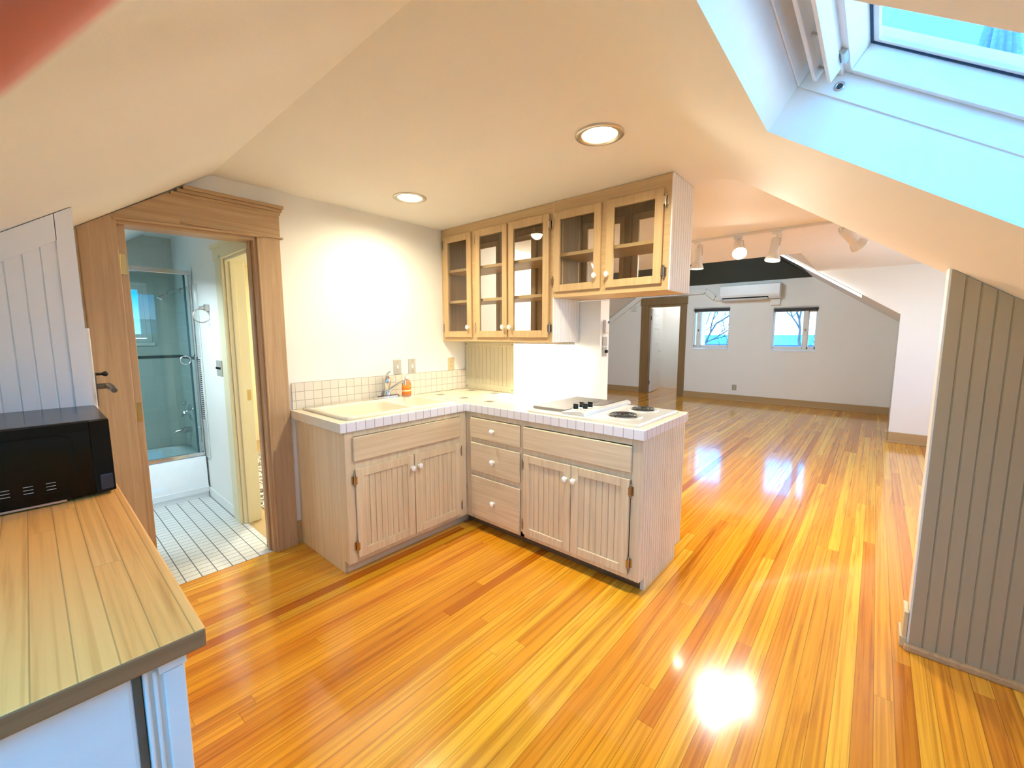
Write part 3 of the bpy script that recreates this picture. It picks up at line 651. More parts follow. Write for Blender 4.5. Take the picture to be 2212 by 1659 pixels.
# ------------------------------------------------------------------ cooktop
t = thing('cooktop', 'stainless downdraft electric cooktop with grill grate and two coil burners', 'cooktop', (2.4,1.31,.93))
b = MB(); z0 = .9306
b.rings([rrect(2.100,2.700,.922,1.692,.012,z0,4), rrect(2.100,2.700,.922,1.692,.012,z0+.010,4), rrect(2.112,2.688,.934,1.680,.010,z0+.015,4)], True, True, False)
obj('base', b, M['hob'], t, .002)
zt2 = z0+.015
b = MB()                                    # open grill grate on the wall side
gx0,gx1,gy0,gy1 = 2.165,2.695,1.438,1.682
for i in range(24): y = gy0+(gy1-gy0)*i/23; b.box(gx0,gx1,y-.0022,y+.0022,zt2+.010,zt2+.018)
for i in range(19): x = gx0+(gx1-gx0)*i/18; b.box(x-.0022,x+.0022,gy0,gy1,zt2+.006,zt2+.013)
b.box(gx0-.006,gx0+.006,gy0-.004,gy1+.004,zt2,zt2+.016); b.box(gx1-.006,gx1+.006,gy0-.004,gy1+.004,zt2,zt2+.016)
obj('grill_grate', b, M['grate'], t)
obj('grill_well', MB().box(gx0,gx1,gy0,gy1,zt2+.0002,zt2+.002), plain('grill_well', (44,42,40), .5, .2), t)
b = MB(); b.prism([(1.270,zt2),(1.432,zt2),(1.432,zt2+.012),(1.300,zt2+.026),(1.276,zt2+.020)], 'x', 2.115, 2.740); obj('control_ridge', b, M['hob'], t, .002)
zr = lambda y: zt2+.012+(1.432-y)/.132*.014
b = MB()
for i in range(2):
    xa, xb_ = (2.41,2.555) if i == 0 else (2.575,2.72)
    b.hexa([(xa,1.302,zr(1.302)),(xb_,1.302,zr(1.302)),(xb_,1.425,zr(1.425)),(xa,1.425,zr(1.425)),(xa,1.302,zr(1.302)+.002),(xb_,1.302,zr(1.302)+.002),(xb_,1.425,zr(1.425)+.002),(xa,1.425,zr(1.425)+.002)])
obj('vent_grille', b, M['black'], t)
b = MB()
for i in range(14):
    x = 2.415+i*.0232
    b.hexa([(x,1.304,zr(1.304)+.002),(x+.009,1.304,zr(1.304)+.002),(x+.009,1.424,zr(1.424)+.002),(x,1.424,zr(1.424)+.002),(x,1.304,zr(1.304)+.005),(x+.009,1.304,zr(1.304)+.005),(x+.009,1.424,zr(1.424)+.005),(x,1.424,zr(1.424)+.005)])
obj('vent_louver', b, M['steel'], t)
for x, y in ((2.215,1.392),(2.300,1.400),(2.225,1.330),(2.310,1.345)):
    b = MB(); b.lathe([(.025,0),(.025,.003),(.017,.004),(.017,.006)], (x,y,zr(y)), n=20); o = obj('knob', b, M['steel'], t)
    b = MB(); b.lathe([(.017,.006),(.016,.022),(.013,.026)], (x,y,zr(y)), n=18); b.box(x-.004,x+.004,y-.016,y+.016,zr(y)+.024,zr(y)+.036); obj('grip', b, M['black'], o)
for x, y, r in ((2.285,1.100,.090),(2.560,1.100,.076)):
    b = MB(); b.lathe([(r+.018,0),(r+.016,.006),(r+.004,.003),(r*.5,.001),(.01,.0015)], (x,y,zt2), n=36); o = obj('drip_bowl', b, M['bowl'], t)
    b = MB(); pts = []; turns = 3.4
    for i in range(int(turns*26)+1):
        a = 2*PI*i/26+.6; q = .020+(r-.024)*i/(turns*26); pts.append((x+q*math.cos(a), y+q*math.sin(a), zt2+.010))
    b.tube(pts, .0044, 8)
    for k in range(3): a = 2*PI*k/3+.3; b.box(x-.002,x+.002,y-.002,y+.002,zt2+.003,zt2+.006); b.tube([(x,y,zt2+.006),(x+r*math.cos(a),y+r*math.sin(a),zt2+.006)],.002,6)
    obj('burner_coil', b, M['coil'], o)
# beadboard box in the counter corner
t = thing('corner_cupboard', 'pale grey green beadboard appliance cupboard on the counter under the glass cabinets', 'cupboard', (2.72,2.6,.931))
mg = wood('sage_panel', (206,200,172), (192,184,156), 'z', .45, .8)
mg2 = mg
GX = 2.690; FG = lambda s,z,d: (GX-d, s, z)
b = MB(); fb(b,FG,2.300,2.342,.931,1.366,-.018,.012); fb(b,FG,2.866,2.897,.931,1.366,-.018,.012); fb(b,FG,2.342,2.866,1.325,1.366,-.018,.012); fb(b,FG,2.342,2.866,.931,.985,-.018,.012); obj('frame', b, mg, t, .003)
b = MB(); bead(b,lambda s,z,q: (GX-.001-q, s, z),2.34,2.868,.983,1.327,.006,.048,.006); fb(b,FG,2.34,2.868,.983,1.327,-.01,.001); obj('bead_panel', b, mg2, t)
b = MB(); b.box(GX+.018,WX-.001,2.300,2.316,.931,1.366); obj('side_panel', b, M['white'], t)
for z in (.955,1.345):
    for s in (2.32,2.88): obj('screw', MB().cyl((GX-.012,s,z),(GX-.015,s,z),.006), M['hinge'], t)

# ------------------------------------------------------------------ glazed wall cabinets
FU = lambda s,z,d: (2.423-d, s, z)
FK = lambda s,z,d: (2.7586+d, s, z)
def glazed_door(F, s0, s1, z0, z1, parent, frs, frt, frb, ks=None, kz=None, hs=None, hz=(), side=1):
    b = MB(); t = .018
    fb(b,F,s0,s0+frs,z0,z1,.001,t); fb(b,F,s1-frs,s1,z0,z1,.001,t); fb(b,F,s0+frs,s1-frs,z1-frt,z1,.001,t); fb(b,F,s0+frs,s1-frs,z0,z0+frb,.001,t)
    d = obj('door', b, M['honey'], parent, .0025)
    b = MB(); fb(b,F,s0+frs-.003,s1-frs+.003,z0+frb-.003,z1-frt+.003,.006,.010); obj('pane', b, M['cabglass'], d)
    if ks is not None: knob(F, ks, kz, d, .018, .0155)
    for z in hz: hinge(F, hs, z, d, side)
    return d
def upper(name, label, y0, y1, zb, doors, shelves, parts, mids=()):
    t = thing(name, label, 'cabinet', (2.59,(y0+y1)/2,zb))
    zt = CZ-.0015
    b = MB()
    ys = [y0]+[s for d in doors for s in (d[0],d[1])]+[y1]
    stiles = [(ys[i],ys[i+1]) for i in range(0,len(ys),2)]
    for a,c in stiles: fb(b,FU,a-.0 if a == y0 else a-.006,c if c == y1 else c+.006,zb,zt,-.018,0)
    z0, z1 = doors[0][2], doors[0][3]
    fb(b,FU,y0,y1,z1-.008,zt,-.0179,-.0001); fb(b,FU,y0,y1,zb,z0+.008,-.0179,-.0001)
    obj('face_frame', b, M['honey_y'], t, .0015)
    b = MB(); bb = []
    for a,c in stiles: fb(b,FK,a-.0 if a == y0 else a-.006,c if c == y1 else c+.006,zb,zt,-.018,0)
    fb(b,FK,y0,y1,z1-.008,zt,-.0179,-.0001); fb(b,FK,y0,y1,zb,z0+.008,-.0179,-.0001)
    obj('back_frame', b, M['honeydk'], t)
    obj('top', MB().box(2.441,2.7406,y0+.014,y1-.001,zt-.03,zt-.014), M['honeydk'], t)
    obj('bottom', MB().box(2.441,2.7406,y0+.014,y1-.001,zb+.001,zb+.02), M['honey'], t)
    b = MB(); b.box(2.442,2.7400,y0-.0,y0+.012,zb,zt); FE2 = lambda s,z,d: (s,y0-d,z); bead(b,FE2,2.4235,2.758,zb,zt,.007,.037,.011)
    obj('end_panel', b, M['wbead'], t)
    for p in parts: obj('partition', MB().box(2.441,2.7406,p-.009,p+.009,zb+.02,zt-.03), M['honeydk'], t)
    for p in parts:
        for x in (2.49,2.70):
            sp = obj('shelf_standard', MB().box(x-.008,x+.008,p-.0115,p-.009,zb+.03,zt-.04), M['honey'], t)
            b = MB(); z = zb+.06
            while z < zt-.06: b.box(x-.003,x+.003,p-.0121,p-.0114,z,z+.006); z += .018
            obj('pin_slots', b, M['brass'], sp)  # small brass blocks standing for the slots of the shelf standard
    for k, (p0,p1) in enumerate(zip([y0]+sorted(parts), sorted(parts))):
        for z in shelves:
            obj('shelf', MB().box(2.447,2.738,p0+.014,p1-.010,z-.011,z+.011), M['honey_y'], t, .001)
    for d in doors:
        glazed_door(FU, d[0], d[1], z0, z1, t, *d[4:7], ks=d[7], kz=d[8], hs=d[9], hz=d[10], side=d[11])
    for i, d in enumerate(doors):
        glazed_door(FK, d[0], d[1], z0, z1, t, *d[4:7])
    for q in mids:
        b = MB(); b.box(2.7345,2.7400,q-.008,q+.008,zb+.03,zt-.04); sp = obj('shelf_standard', b, M['honey'], t)
        b = MB(); z = zb+.06
        while z < zt-.06: b.box(2.7335,2.7345,q-.003,q+.003,z,z+.006); z += .018
        obj('pin_slots', b, M['brass'], sp)
    return t
upper('tall_wall_cabinet', 'tall honey coloured wall cabinet with three glass doors over the counter corner', 1.7245, SY-.003, 1.3725,
      [(1.752,2.124,1.408,2.250,.052,.052,.050,2.098,1.484,1.744,(2.175,1.473),1),(2.140,2.476,1.408,2.250,.048,.052,.050,2.168,1.486,2.484,(2.186,1.485),-1),(2.527,2.866,1.408,2.250,.052,.052,.050,2.556,1.490,2.876,(2.188,1.488),-1)],
      (1.708,1.968), (2.898,), mids=(2.132,2.5015))
upper('short_wall_cabinet', 'short honey coloured wall cabinet with two glass doors hanging above the cooktop', .9225, 1.7240, 1.681,
      [(.961,1.315,1.719,2.243,.050,.050,.046,1.297,1.799,.950,(2.175,1.783),1),(1.353,1.711,1.719,2.243,.050,.050,.046,1.384,1.799,1.719,(2.178,1.788),-1)],
      (1.968,), (1.7045,))
t = thing('under_cabinet_light', 'slim grey light bar fixed under the tall glass cabinet', 'light', (2.70,2.0,1.345))
obj('housing', MB().box(2.665,2.735,1.738,2.285,1.352,1.3715), M['greym'], t, .002)
obj('diffuser', MB().box(2.672,2.728,1.748,2.275,1.348,1.3518), emit('tube_glow', (1,.95,.85), 14), t)

# ------------------------------------------------------------------ wall plates
def plate(name, label, cat, cx, cz, y, mat, kind, w=.072, h=.118, group=None):
    t = thing(name, label, cat, (cx,y,cz-h/2), group)
    b = MB(); b.box(cx-w/2,cx+w/2,y-.006,y-.0003,cz-h/2,cz+h/2); obj('plate', b, mat, t, .003)
    if kind == 'switch':
        b = MB(); b.box(cx-.006,cx+.006,y-.008,y-.006,cz-.014,cz+.014); b.hexa([(cx-.005,y-.018,cz-.010),(cx+.005,y-.018,cz-.010),(cx+.005,y-.006,cz-.006),(cx-.005,y-.006,cz-.006),(cx-.005,y-.018,cz-.004),(cx+.005,y-.018,cz-.004),(cx+.005,y-.006,cz+.006),(cx-.005,y-.006,cz+.006)])
        obj('toggle', b, M['knob'], t)
        [obj('screw', MB().cyl((cx,y-.006,cz+q),(cx,y-.008,cz+q),.003,n=10), M['hinge'], t) for q in (-.04,.04)]
    else:
        for q in (-.02,.02):
            so = obj('socket', MB().lathe([(.016,0),(.016,.002)], (cx,y-.006,cz+q), (0,-1,0), 20), mat, t)
            for s in (-.006,.006): obj('slot', MB().box(cx+s-.001,cx+s+.001,y-.0085,y-.0079,cz+q-.002,cz+q+.007), M['black'], so)
    return t
plate('light_switch', 'grey switch plate with a raised toggle, on the sink wall above the faucet', 'switch', 1.942, 1.170, SY, M['greym'], 'switch')
plate('light_switch', 'grey switch plate on the sink wall, above the orange soap bottle', 'switch', 2.083, 1.170, SY, M['greym'], 'switch')
plate('wall_outlet', 'beige outlet plate on the sink wall beside the beadboard cupboard', 'outlet', 2.508, 1.163, SY, M['beige'], 'outlet')
# controls on the narrow end face of the wall behind the cooktop
EY = 1.539
t = thing('thermostat', 'white upright thermostat, topmost on the wall end beside the cooktop', 'thermostat', (2.835,EY,1.43))
obj('body', MB().box(2.806,2.862,EY-.022,EY-.0005,1.437,1.537), M['duct'], t, .006)
obj('display', MB().box(2.842,2.858,EY-.0235,EY-.0221,1.510,1.530), M['black'], t)
o = obj('blank_plate', MB().box(2.800,2.864,EY-.006,EY-.0005,1.345,1.413), M['greym'], None, .002); tag(o, 'plain grey wall plate between the thermostat and the round dimmer', 'plate')
t = thing('dimmer', 'small dimmer plate with a round dark knob, lowest on the wall end', 'dimmer', (2.832,EY,1.27))
obj('plate', MB().box(2.798,2.862,EY-.006,EY-.0005,1.268,1.336), M['greym'], t, .002)
b = MB(); b.cyl((2.840,EY-.006,1.303),(2.840,EY-.022,1.303),.013,.011); obj('knob', b, M['black'], t)
# far wall outlet
t = thing('wall_outlet', 'small outlet plate low on the far wall below the windows', 'outlet', (FX,2.28,.235))
obj('plate', MB().box(FX-.006,FX-.0003,2.235,2.325,.235,.355), M['greym'], t, .003)
[obj('socket', MB().box(FX-.0085,FX-.006,2.26,2.30,.295+q-.015,.295+q+.015), M['beige'], t) for q in (-.024,.024)]
# ------------------------------------------------------------------ recessed lights
for i, (cx, cy) in enumerate(CANS):
    t = thing('recessed_light', ('glowing recessed ceiling light nearer the sink wall' if i == 0 else 'glowing recessed ceiling light in the open ceiling nearest the skylight'), 'light', (cx,cy,CZ), 'recessed lights')
    b = MB(); b.lathe([(.108,-.0005),(.108,-.004),(.098,-.007),(.084,-.006),(.080,-.001)], (cx,cy,CZ), n=48, cap0=False, cap1=False); obj('trim_ring', b, M['steel'], t)
    b = MB(); b.lathe([(.0815,-.003),(.078,.03),(.068,.075),(.058,.105)], (cx,cy,CZ), n=40, cap0=False, cap1=True); obj('reflector', b, M['cone'], t)
    b = MB(); b.lathe([(.02,.10),(.03,.085),(.046,.055),(.055,.030),(.052,.022),(.03,.017),(.004,.016)], (cx,cy,CZ), n=28); obj('bulb', b, M['bulb'], t)
    L = bpy.data.lights.new('can_lamp', 'SPOT'); L.energy = 72; L.color = (1,.92,.66); L.spot_size = math.radians(172); L.spot_blend = 1.0; L.shadow_soft_size = .05
    o = bpy.data.objects.new('can_lamp', L); C.objects.link(o); o.location = (cx,cy,CZ+.010)
# ------------------------------------------------------------------ track lighting
TX = 4.25
t = thing('light_track', 'long thin white lighting track on the living room ceiling', 'track', (TX,1.2,CZ-.02))
obj('rail', MB().box(TX-.018,TX+.018,-.10,2.90,CZ-.020,CZ-.0005), M['duct'], t, .002)
obj('end_cap', MB().box(TX-.019,TX+.019,-.112,-.10,CZ-.021,CZ-.0005), M['duct'], t)
def spot(y, aim, on, label, power):
    t = thing('track_spotlight', label, 'spotlight', (TX,y,CZ-.02), 'track spotlights')
    obj('adapter', MB().box(TX-.018,TX+.018,y-.035,y+.035,CZ-.045,CZ-.0205), M['duct'], t, .004)
    d = Vector(aim).normalized(); piv = Vector((TX,y,CZ-.075)); sd = d.cross(Vector((0,0,1)))
    sd = sd.normalized() if sd.length > .2 else Vector((0,1,0))
    b = MB(); b.cyl((TX,y,CZ-.045),(TX,y,CZ-.062),.008); a0 = piv-sd*.043
    b.tube([Vector((TX,y,CZ-.058)), Vector((TX,y,CZ-.060))-sd*.042, a0+Vector((0,0,-.004)), a0+d*.075, a0+d*.075+sd*.012], .0045, 8); obj('yoke', b, M['duct'], t)
    b = MB(); c = piv+d*.005
    b.lathe([(.012,-.012),(.034,0),(.038,.006),(.038,.125),(.036,.13),(.040,.134),(.054,.165),(.060,.185),(.060,.191),(.056,.191),(.050,.170),(.034,.140)], c, d, 28, True, True); obj('shade', b, M['duct'], t)
    b = MB(); b.lathe([(.048,.168),(.0535,.184),(.035,.190),(.004,.192)], c, d, 24); obj('bulb', b, M['bulbw'] if on == 2 else M['bulb'] if on else M['knob'], t)
    if on:
        L = bpy.data.lights.new('track_lamp', 'SPOT'); L.energy = power*.85; L.color = (1,.94,.80); L.spot_size = math.radians(110); L.spot_blend = .8; L.shadow_soft_size = .045
        o = bpy.data.objects.new('track_lamp', L); C.objects.link(o); o.location = c+d*.215; o.rotation_euler = d.to_track_quat('-Z','Y').to_euler()
spot(1.346, (0,.02,-1), 1, 'white track spotlight pointing straight down, next to the glass cabinet', 44)
spot(1.005, (-.62,-.22,-.52), 2, 'glaring track spotlight turned towards the kitchen, second from the glass cabinet', 85)
spot(.705, (-.18,.10,-1), 2, 'glaring white track spotlight with tall shade, above the dark ceiling edge', 58)
spot(2.27, (-.5,.62,-.42), 1, 'added unseen track spotlight behind the glass cabinets, turned to the alcove wall', 95)  # extra head put in out of view to brighten the alcove wall
spot(.262, (.42,-.42,-.52), 0, 'unlit white track spotlight tilted aside below the sloped ceiling', 0)

# ------------------------------------------------------------------ butcher block counter, microwave, white appliance
t = thing('butcher_block_counter', 'maple butcher block counter on a white moulded post, left foreground', 'counter', (-.2,1.6,0))
b = MB(); b.box(-.62,.167,.874,2.315,.864,.90); o = obj('top', b, M['butcher'], t, .004)
o.data.materials.append(M['butcher_end'])
for p in o.data.polygons:
    if p.normal.y < -.9: p.material_index = 1
b = MB(); b.box(.080,.136,.905,.925,.0,.8635); b.box(.080,.086,.898,.905,0,.8635); b.box(.092,.098,.899,.905,0,.845); b.box(.106,.136,.898,.905,0,.835); b.box(.100,.139,.894,.905,.838,.8635); b.box(.122,.136,.925,2.20,0,.8635)
obj('moulded_post', b, M['white'], t, .002)
obj('filler_board', MB().box(.0665,.082,.96,.975,.0,.8635), M['white'], t); obj('back_board', MB().box(-.60,.12,2.20,2.22,0,.8635), M['white'], t); obj('side_board', MB().box(-.60,-.58,.93,2.20,0,.8635), M['white'], t)
t = thing('undercounter_appliance', 'plain white boxy appliance under the butcher block counter', 'appliance', (-.24,1.2,0))
obj('body', MB().box(-.53,.058,.945,1.50,.03,.845), M['white'], t, .006)
obj('front_panel', MB().box(-.53,.066,.905,.942,.05,.855), M['white'], t, .006)
for x in (-.48,.02):
    for y in (.99,1.46): obj('foot', MB().cyl((x,y,0),(x,y,.03),.018), M['black'], t)
mx0, mx1, my0, my1, mz0, mz1 = -.325, .155, 1.885, 2.310, .908, 1.151
t = thing('microwave', 'black microwave oven standing on the butcher block counter', 'microwave', (-.085,2.1,.9))
obj('body', MB().box(mx0,mx1,my0+.012,my1,mz0,mz1), plain('microwave_case', (30,31,34), .22), t, .005)
b = MB(); n = 10; L = []
for i in range(n+1):
    x = mx0+.001+(.105-mx0-.001)*i/n; L.append([(x,my0+.012,mz0+.004),(x,my0-.004,mz0+.004),(x,my0-.007,mz0+.05),(x,my0-.007,mz1-.03),(x,my0-.002,mz1-.003),(x,my0+.012,mz1-.003)])
b.rings(L, True, True, False); d = obj('door', b, M['blackg'], t, .002)
b = MB(); L = []
for off, dy in ((.0,-.0072),(.004,-.0085),(.006,-.0078)):
    L.append([(p[0],my0+dy,p[1]) for p in [(q[0],q[1]) for q in rrect(mx0+.03+off,.068-off,mz0+.03+off,mz1-.03-off,.035,0,6)]])
b.rings(L, False, True, True); obj('window', b, M['blackg'], d)
for i in range(7):
    for k in range(3): obj('vent_slot', MB().box(mx0+.05+i*.046,mx0+.05+i*.046+.020,my0-.0092,my0-.0080,mz0+.045+k*.010,mz0+.0464+k*.010), M['greym'], d)
obj('trim_strip', MB().box(mx0+.002,.04,my0-.006,my0+.01,mz0-.002,mz0+.004), M['steel'], t)
b = MB(); b.hexa([(.107,my0-.004,mz0+.003),(mx1,my0+.004,mz0+.003),(mx1,my0+.013,mz0+.003),(.107,my0+.013,mz0+.003),(.107,my0-.004,mz1-.002),(mx1-.001,my0+.004,mz1-.002),(mx1-.001,my0+.013,mz1-.002),(.107,my0+.013,mz1-.002)])
c = obj('control_panel', b, M['blackg'], t, .002)
b = MB(); b.hexa([(.119,my0-.005,mz0+.012),(.150,my0+.001,mz0+.012),(.150,my0+.01,mz0+.012),(.119,my0+.01,mz0+.012),(.119,my0-.005,mz0+.062),(.150,my0+.001,mz0+.062),(.150,my0+.01,mz0+.062),(.119,my0+.01,mz0+.062)]); obj('button', b, plain('button_dark', (46,48,54), .25), c, .002)
for x in (mx0+.04,mx1-.02):
    for y in (my0+.05,my1-.04): obj('foot', MB().cyl((x,y,.9003),(x,y,mz0),.012), M['black'], t)
# ------------------------------------------------------------------ bathroom fixtures
t = thing('bathtub', 'white built-in bathtub with a smooth apron behind the bathroom door opening', 'bathtub', (.2,4.73,0))
b = MB(); bowl(b, -.55, .953, 4.392, 5.058, .004, -.45, .86, 4.47, 4.99, .12, .372, .10, .004); obj('shell', b, M['porcw'], t)
b = MB(); b.box(-.55,.953,4.380,4.391,.05,.10); obj('apron_ledge', b, M['porcw'], t, .004)
M['tile_tub_y'] = tiles('tub_side_tile', (214,220,216), (192,202,200), .15, 'yz', .012, .2)
struct('wall_tile', MB().box(.954,.9645,4.296,5.065,.36,1.85), M['tile_tub_y'], None, .003)
b = MB(); b.box(-.85,.952,5.061,5.0655,1.212,1.238); b.box(.949,.9535,4.40,5.061,1.212,1.238); struct('trim_8', b, M['tub_band'])
t = thing('shower_door', 'chrome framed glass shower door above the bathtub', 'shower door', (.2,4.43,.375))
b = MB(); b.box(-.55,.950,4.405,4.455,1.925,1.962); b.box(-.55,.950,4.41,4.45,.3735,.405); b.box(.937,.950,4.412,4.448,.405,1.925); obj('frame', b, M['chrome'], t, .003)
b = MB(); b.box(-.5,.905,4.418,4.424,.41,1.925); pz = obj('pane', b, M['shglass'], t)
b = MB(); b.box(.900,.912,4.413,4.429,.405,1.925); obj('pane_edge', b, plain('pane_edge_dark', (60,90,100), .2, .5), t)
b = MB(); b.torus((.868,4.408,1.215),.036,.005,28,8,(0,1,0)); b.cyl((.868,4.418,1.249),(.868,4.408,1.249),.007); b.cyl((.868,4.418,1.181),(.868,4.408,1.181),.007); obj('pull_ring', b, M['chrome'], t)
t = thing('shower_sprayer', 'chrome shower head on a bent arm high in the tub alcove', 'shower head', (.90,4.78,1.75))
b = MB(); b.cyl((.9538,4.77,1.82),(.945,4.77,1.82),.032,.026); b.tube([(.95,4.77,1.82),(.91,4.77,1.83),(.87,4.77,1.81),(.84,4.77,1.78)],.010); obj('arm', b, M['chrome'], t)
b = MB(); b.lathe([(.012,0),(.018,.02),(.035,.055),(.036,.065),(.01,.068)], (.845,4.77,1.785), (-.6,0,-.8), 20); obj('nozzle', b, M['chrome'], t)
t = thing('shower_valve', 'round chrome shower valve with handle above the tub spout', 'valve', (.95,4.80,.65))
b = MB(); b.lathe([(.075,0),(.072,.008),(.03,.012),(.026,.04),(.02,.05)], (.9538,4.80,.715), (-1,0,0), 28); obj('escutcheon', b, M['chrome'], t)
b = MB(); b.tube([(.905,4.80,.715),(.898,4.84,.69),(.895,4.87,.67)],[.014,.010,.008]); obj('handle', b, M['chrome'], t)
t = thing('tub_spout', 'chrome tub spout low on the tiled tub wall', 'faucet', (.90,4.82,.50))
b = MB(); b.tube([(.9538,4.84,.545),(.90,4.84,.545),(.84,4.84,.535),(.815,4.84,.515)],[.026,.026,.022,.017],14); obj('body', b, M['chrome'], t)
o = obj('drain_knob', MB().lathe([(.022,0),(.02,.01),(.015,.03)], (.9538,4.97,.775), (-1,0,0), 18), M['chrome']); tag(o, 'small round chrome knob on the tub wall beside the valve', 'knob')
t = thing('towel_ring', 'small chrome towel ring on the white bathroom wall', 'towel ring', (.95,4.0,1.5))
b = MB(); b.box(.935,.9645,3.985,4.035,1.615,1.665); b.box(.905,.937,3.998,4.022,1.628,1.650); obj('bracket', b, M['steel'], t, .004)
b = MB(); b.torus((.915,4.01,1.575),.052,.004,32,8,(.25,1,0)); obj('ring', b, M['steel'], t)
t = thing('light_switch', 'grey triple switch plate on the bathroom wall beside the cream door frame', 'switch', (.96,3.83,1.11))
obj('plate', MB().box(.958,.9645,3.765,3.90,1.112,1.232), M['greym'], t, .003)
for k in range(3): obj('toggle', MB().box(.948,.958,3.79+k*.04,3.80+k*.04,1.164,1.18), M['black'], t)
t = thing('slotted_strip', 'narrow strip with rows of dark slots along the tub tile edge', 'strip', (.95,4.33,.71))
obj('backing', MB().box(.949,.9537,4.300,4.385,.70,1.235), M['porcw'], t)
b = MB()
for k in range(30):
    for y in (4.308,4.346): b.box(.9478,.9492,y,y+.028,.706+k*.0175,.715+k*.0175)
obj('grille', b, M['gapdark'], t)
b = MB(); b.box(.945,.9645,3.535,3.69,0,1.995); b.box(.942,.95,3.545,3.565,0,1.99); b.box(.942,.9645,2.99,3.715,1.963,2.05); b.box(.930,.9645,2.99,3.735,2.045,2.075); b.box(.965,1.085,3.520,3.536,0,1.96); b.box(.99,1.02,3.505,3.521,0,1.95); b.box(.965,1.085,3.03,3.535,1.945,1.962)
struct('trim_9', b, M['cream'], None, .003)
b = MB(); b.box(1.045,1.07,3.5195,3.5215,.94,1.02); o = struct('strike_plate', b, M['brass'])
struct('baseboard_bath', MB().box(.953,.9645,3.69,4.385,.003,.085), M['white'], None, .003)
m, nt, q = new('dark_rug'); nt.links.new(ramp(nt, noise(nt, coords(nt,(1,1,1)), 16, 4, .7, 1.5), [(.46,lin((60,56,54))),(.54,lin((214,206,196)))]), q.inputs['Base Color']); q.inputs['Roughness'].default_value = .95
b = MB(); b.box(1.16,2.5,3.25,5.6,.0015,.012); o = obj('rug', b, m, None, .004); tag(o, 'black and cream patterned rug on the floor beyond the bathroom', 'rug')
# ------------------------------------------------------------------ far wall fittings
t = thing('air_conditioner', 'white wall mounted air conditioner above the far windows', 'air conditioner', (9.94,2.07,2.16))
b = MB(); pr = [(FX-.001,2.475),(9.855,2.470),(9.838,2.455),(9.835,2.26),(9.85,2.215),(9.90,2.172),(FX-.001,2.165)]
b.prism([(p[0],p[1]) for p in pr], 'y', 1.522, 2.628); obj('body', b, M['acwhite'], t, .006)
b = MB(); b.hexa([(9.862,1.72,2.196),(9.862,2.575,2.196),(9.905,2.575,2.160),(9.905,1.72,2.160),(9.846,1.72,2.213),(9.846,2.575,2.213),(9.90,2.575,2.18),(9.90,1.72,2.18)]); obj('outlet_slot', b, M['gapdark'], t)
b = MB(); b.hexa([(9.858,1.73,2.180),(9.858,2.565,2.180),(9.91,2.565,2.150),(9.91,1.73,2.150),(9.858,1.73,2.188),(9.858,2.565,2.188),(9.91,2.565,2.158),(9.91,1.73,2.158)]); obj('louver', b, M['white'], t)
obj('indicator', MB().box(9.843,9.848,1.60,1.63,2.235,2.245), M['greym'], t)
t = thing('line_set_cover', 'painted duct cover stepping along the far wall beside the air conditioner', 'duct', (FX-.03,3.5,2.1))
def seg(b, p, q, w=.115, dpt=.06):
    (y0,z0),(y1,z1) = p, q; L = math.hypot(y1-y0,z1-z0); ny, nz = -(z1-z0)/L*w/2, (y1-y0)/L*w/2
    b.prism([(y0+ny,z0+nz),(y1+ny,z1+nz),(y1-ny,z1-nz),(y0-ny,z0-nz)], 'x', FX-dpt, FX-.001)
path = [(2.632,2.235),(2.76,2.238),(2.955,2.405),(4.44,2.385),(5.4,1.715)]
for p, q in zip(path, path[1:]): b = MB(); seg(b, p, q); obj('cover_length', b, M['wall'], t, .004)
obj('tail_cover', MB().box(FX-.05,FX-.001,1.53,1.70,2.035,2.16), M['wall'], t, .004)
o = obj('wall_sensor', MB().box(FX-.045,FX-.001,4.60,4.71,2.02,2.15), M['duct'], None, .006); tag(o, 'small white box high on the far wall left of the door', 'sensor')
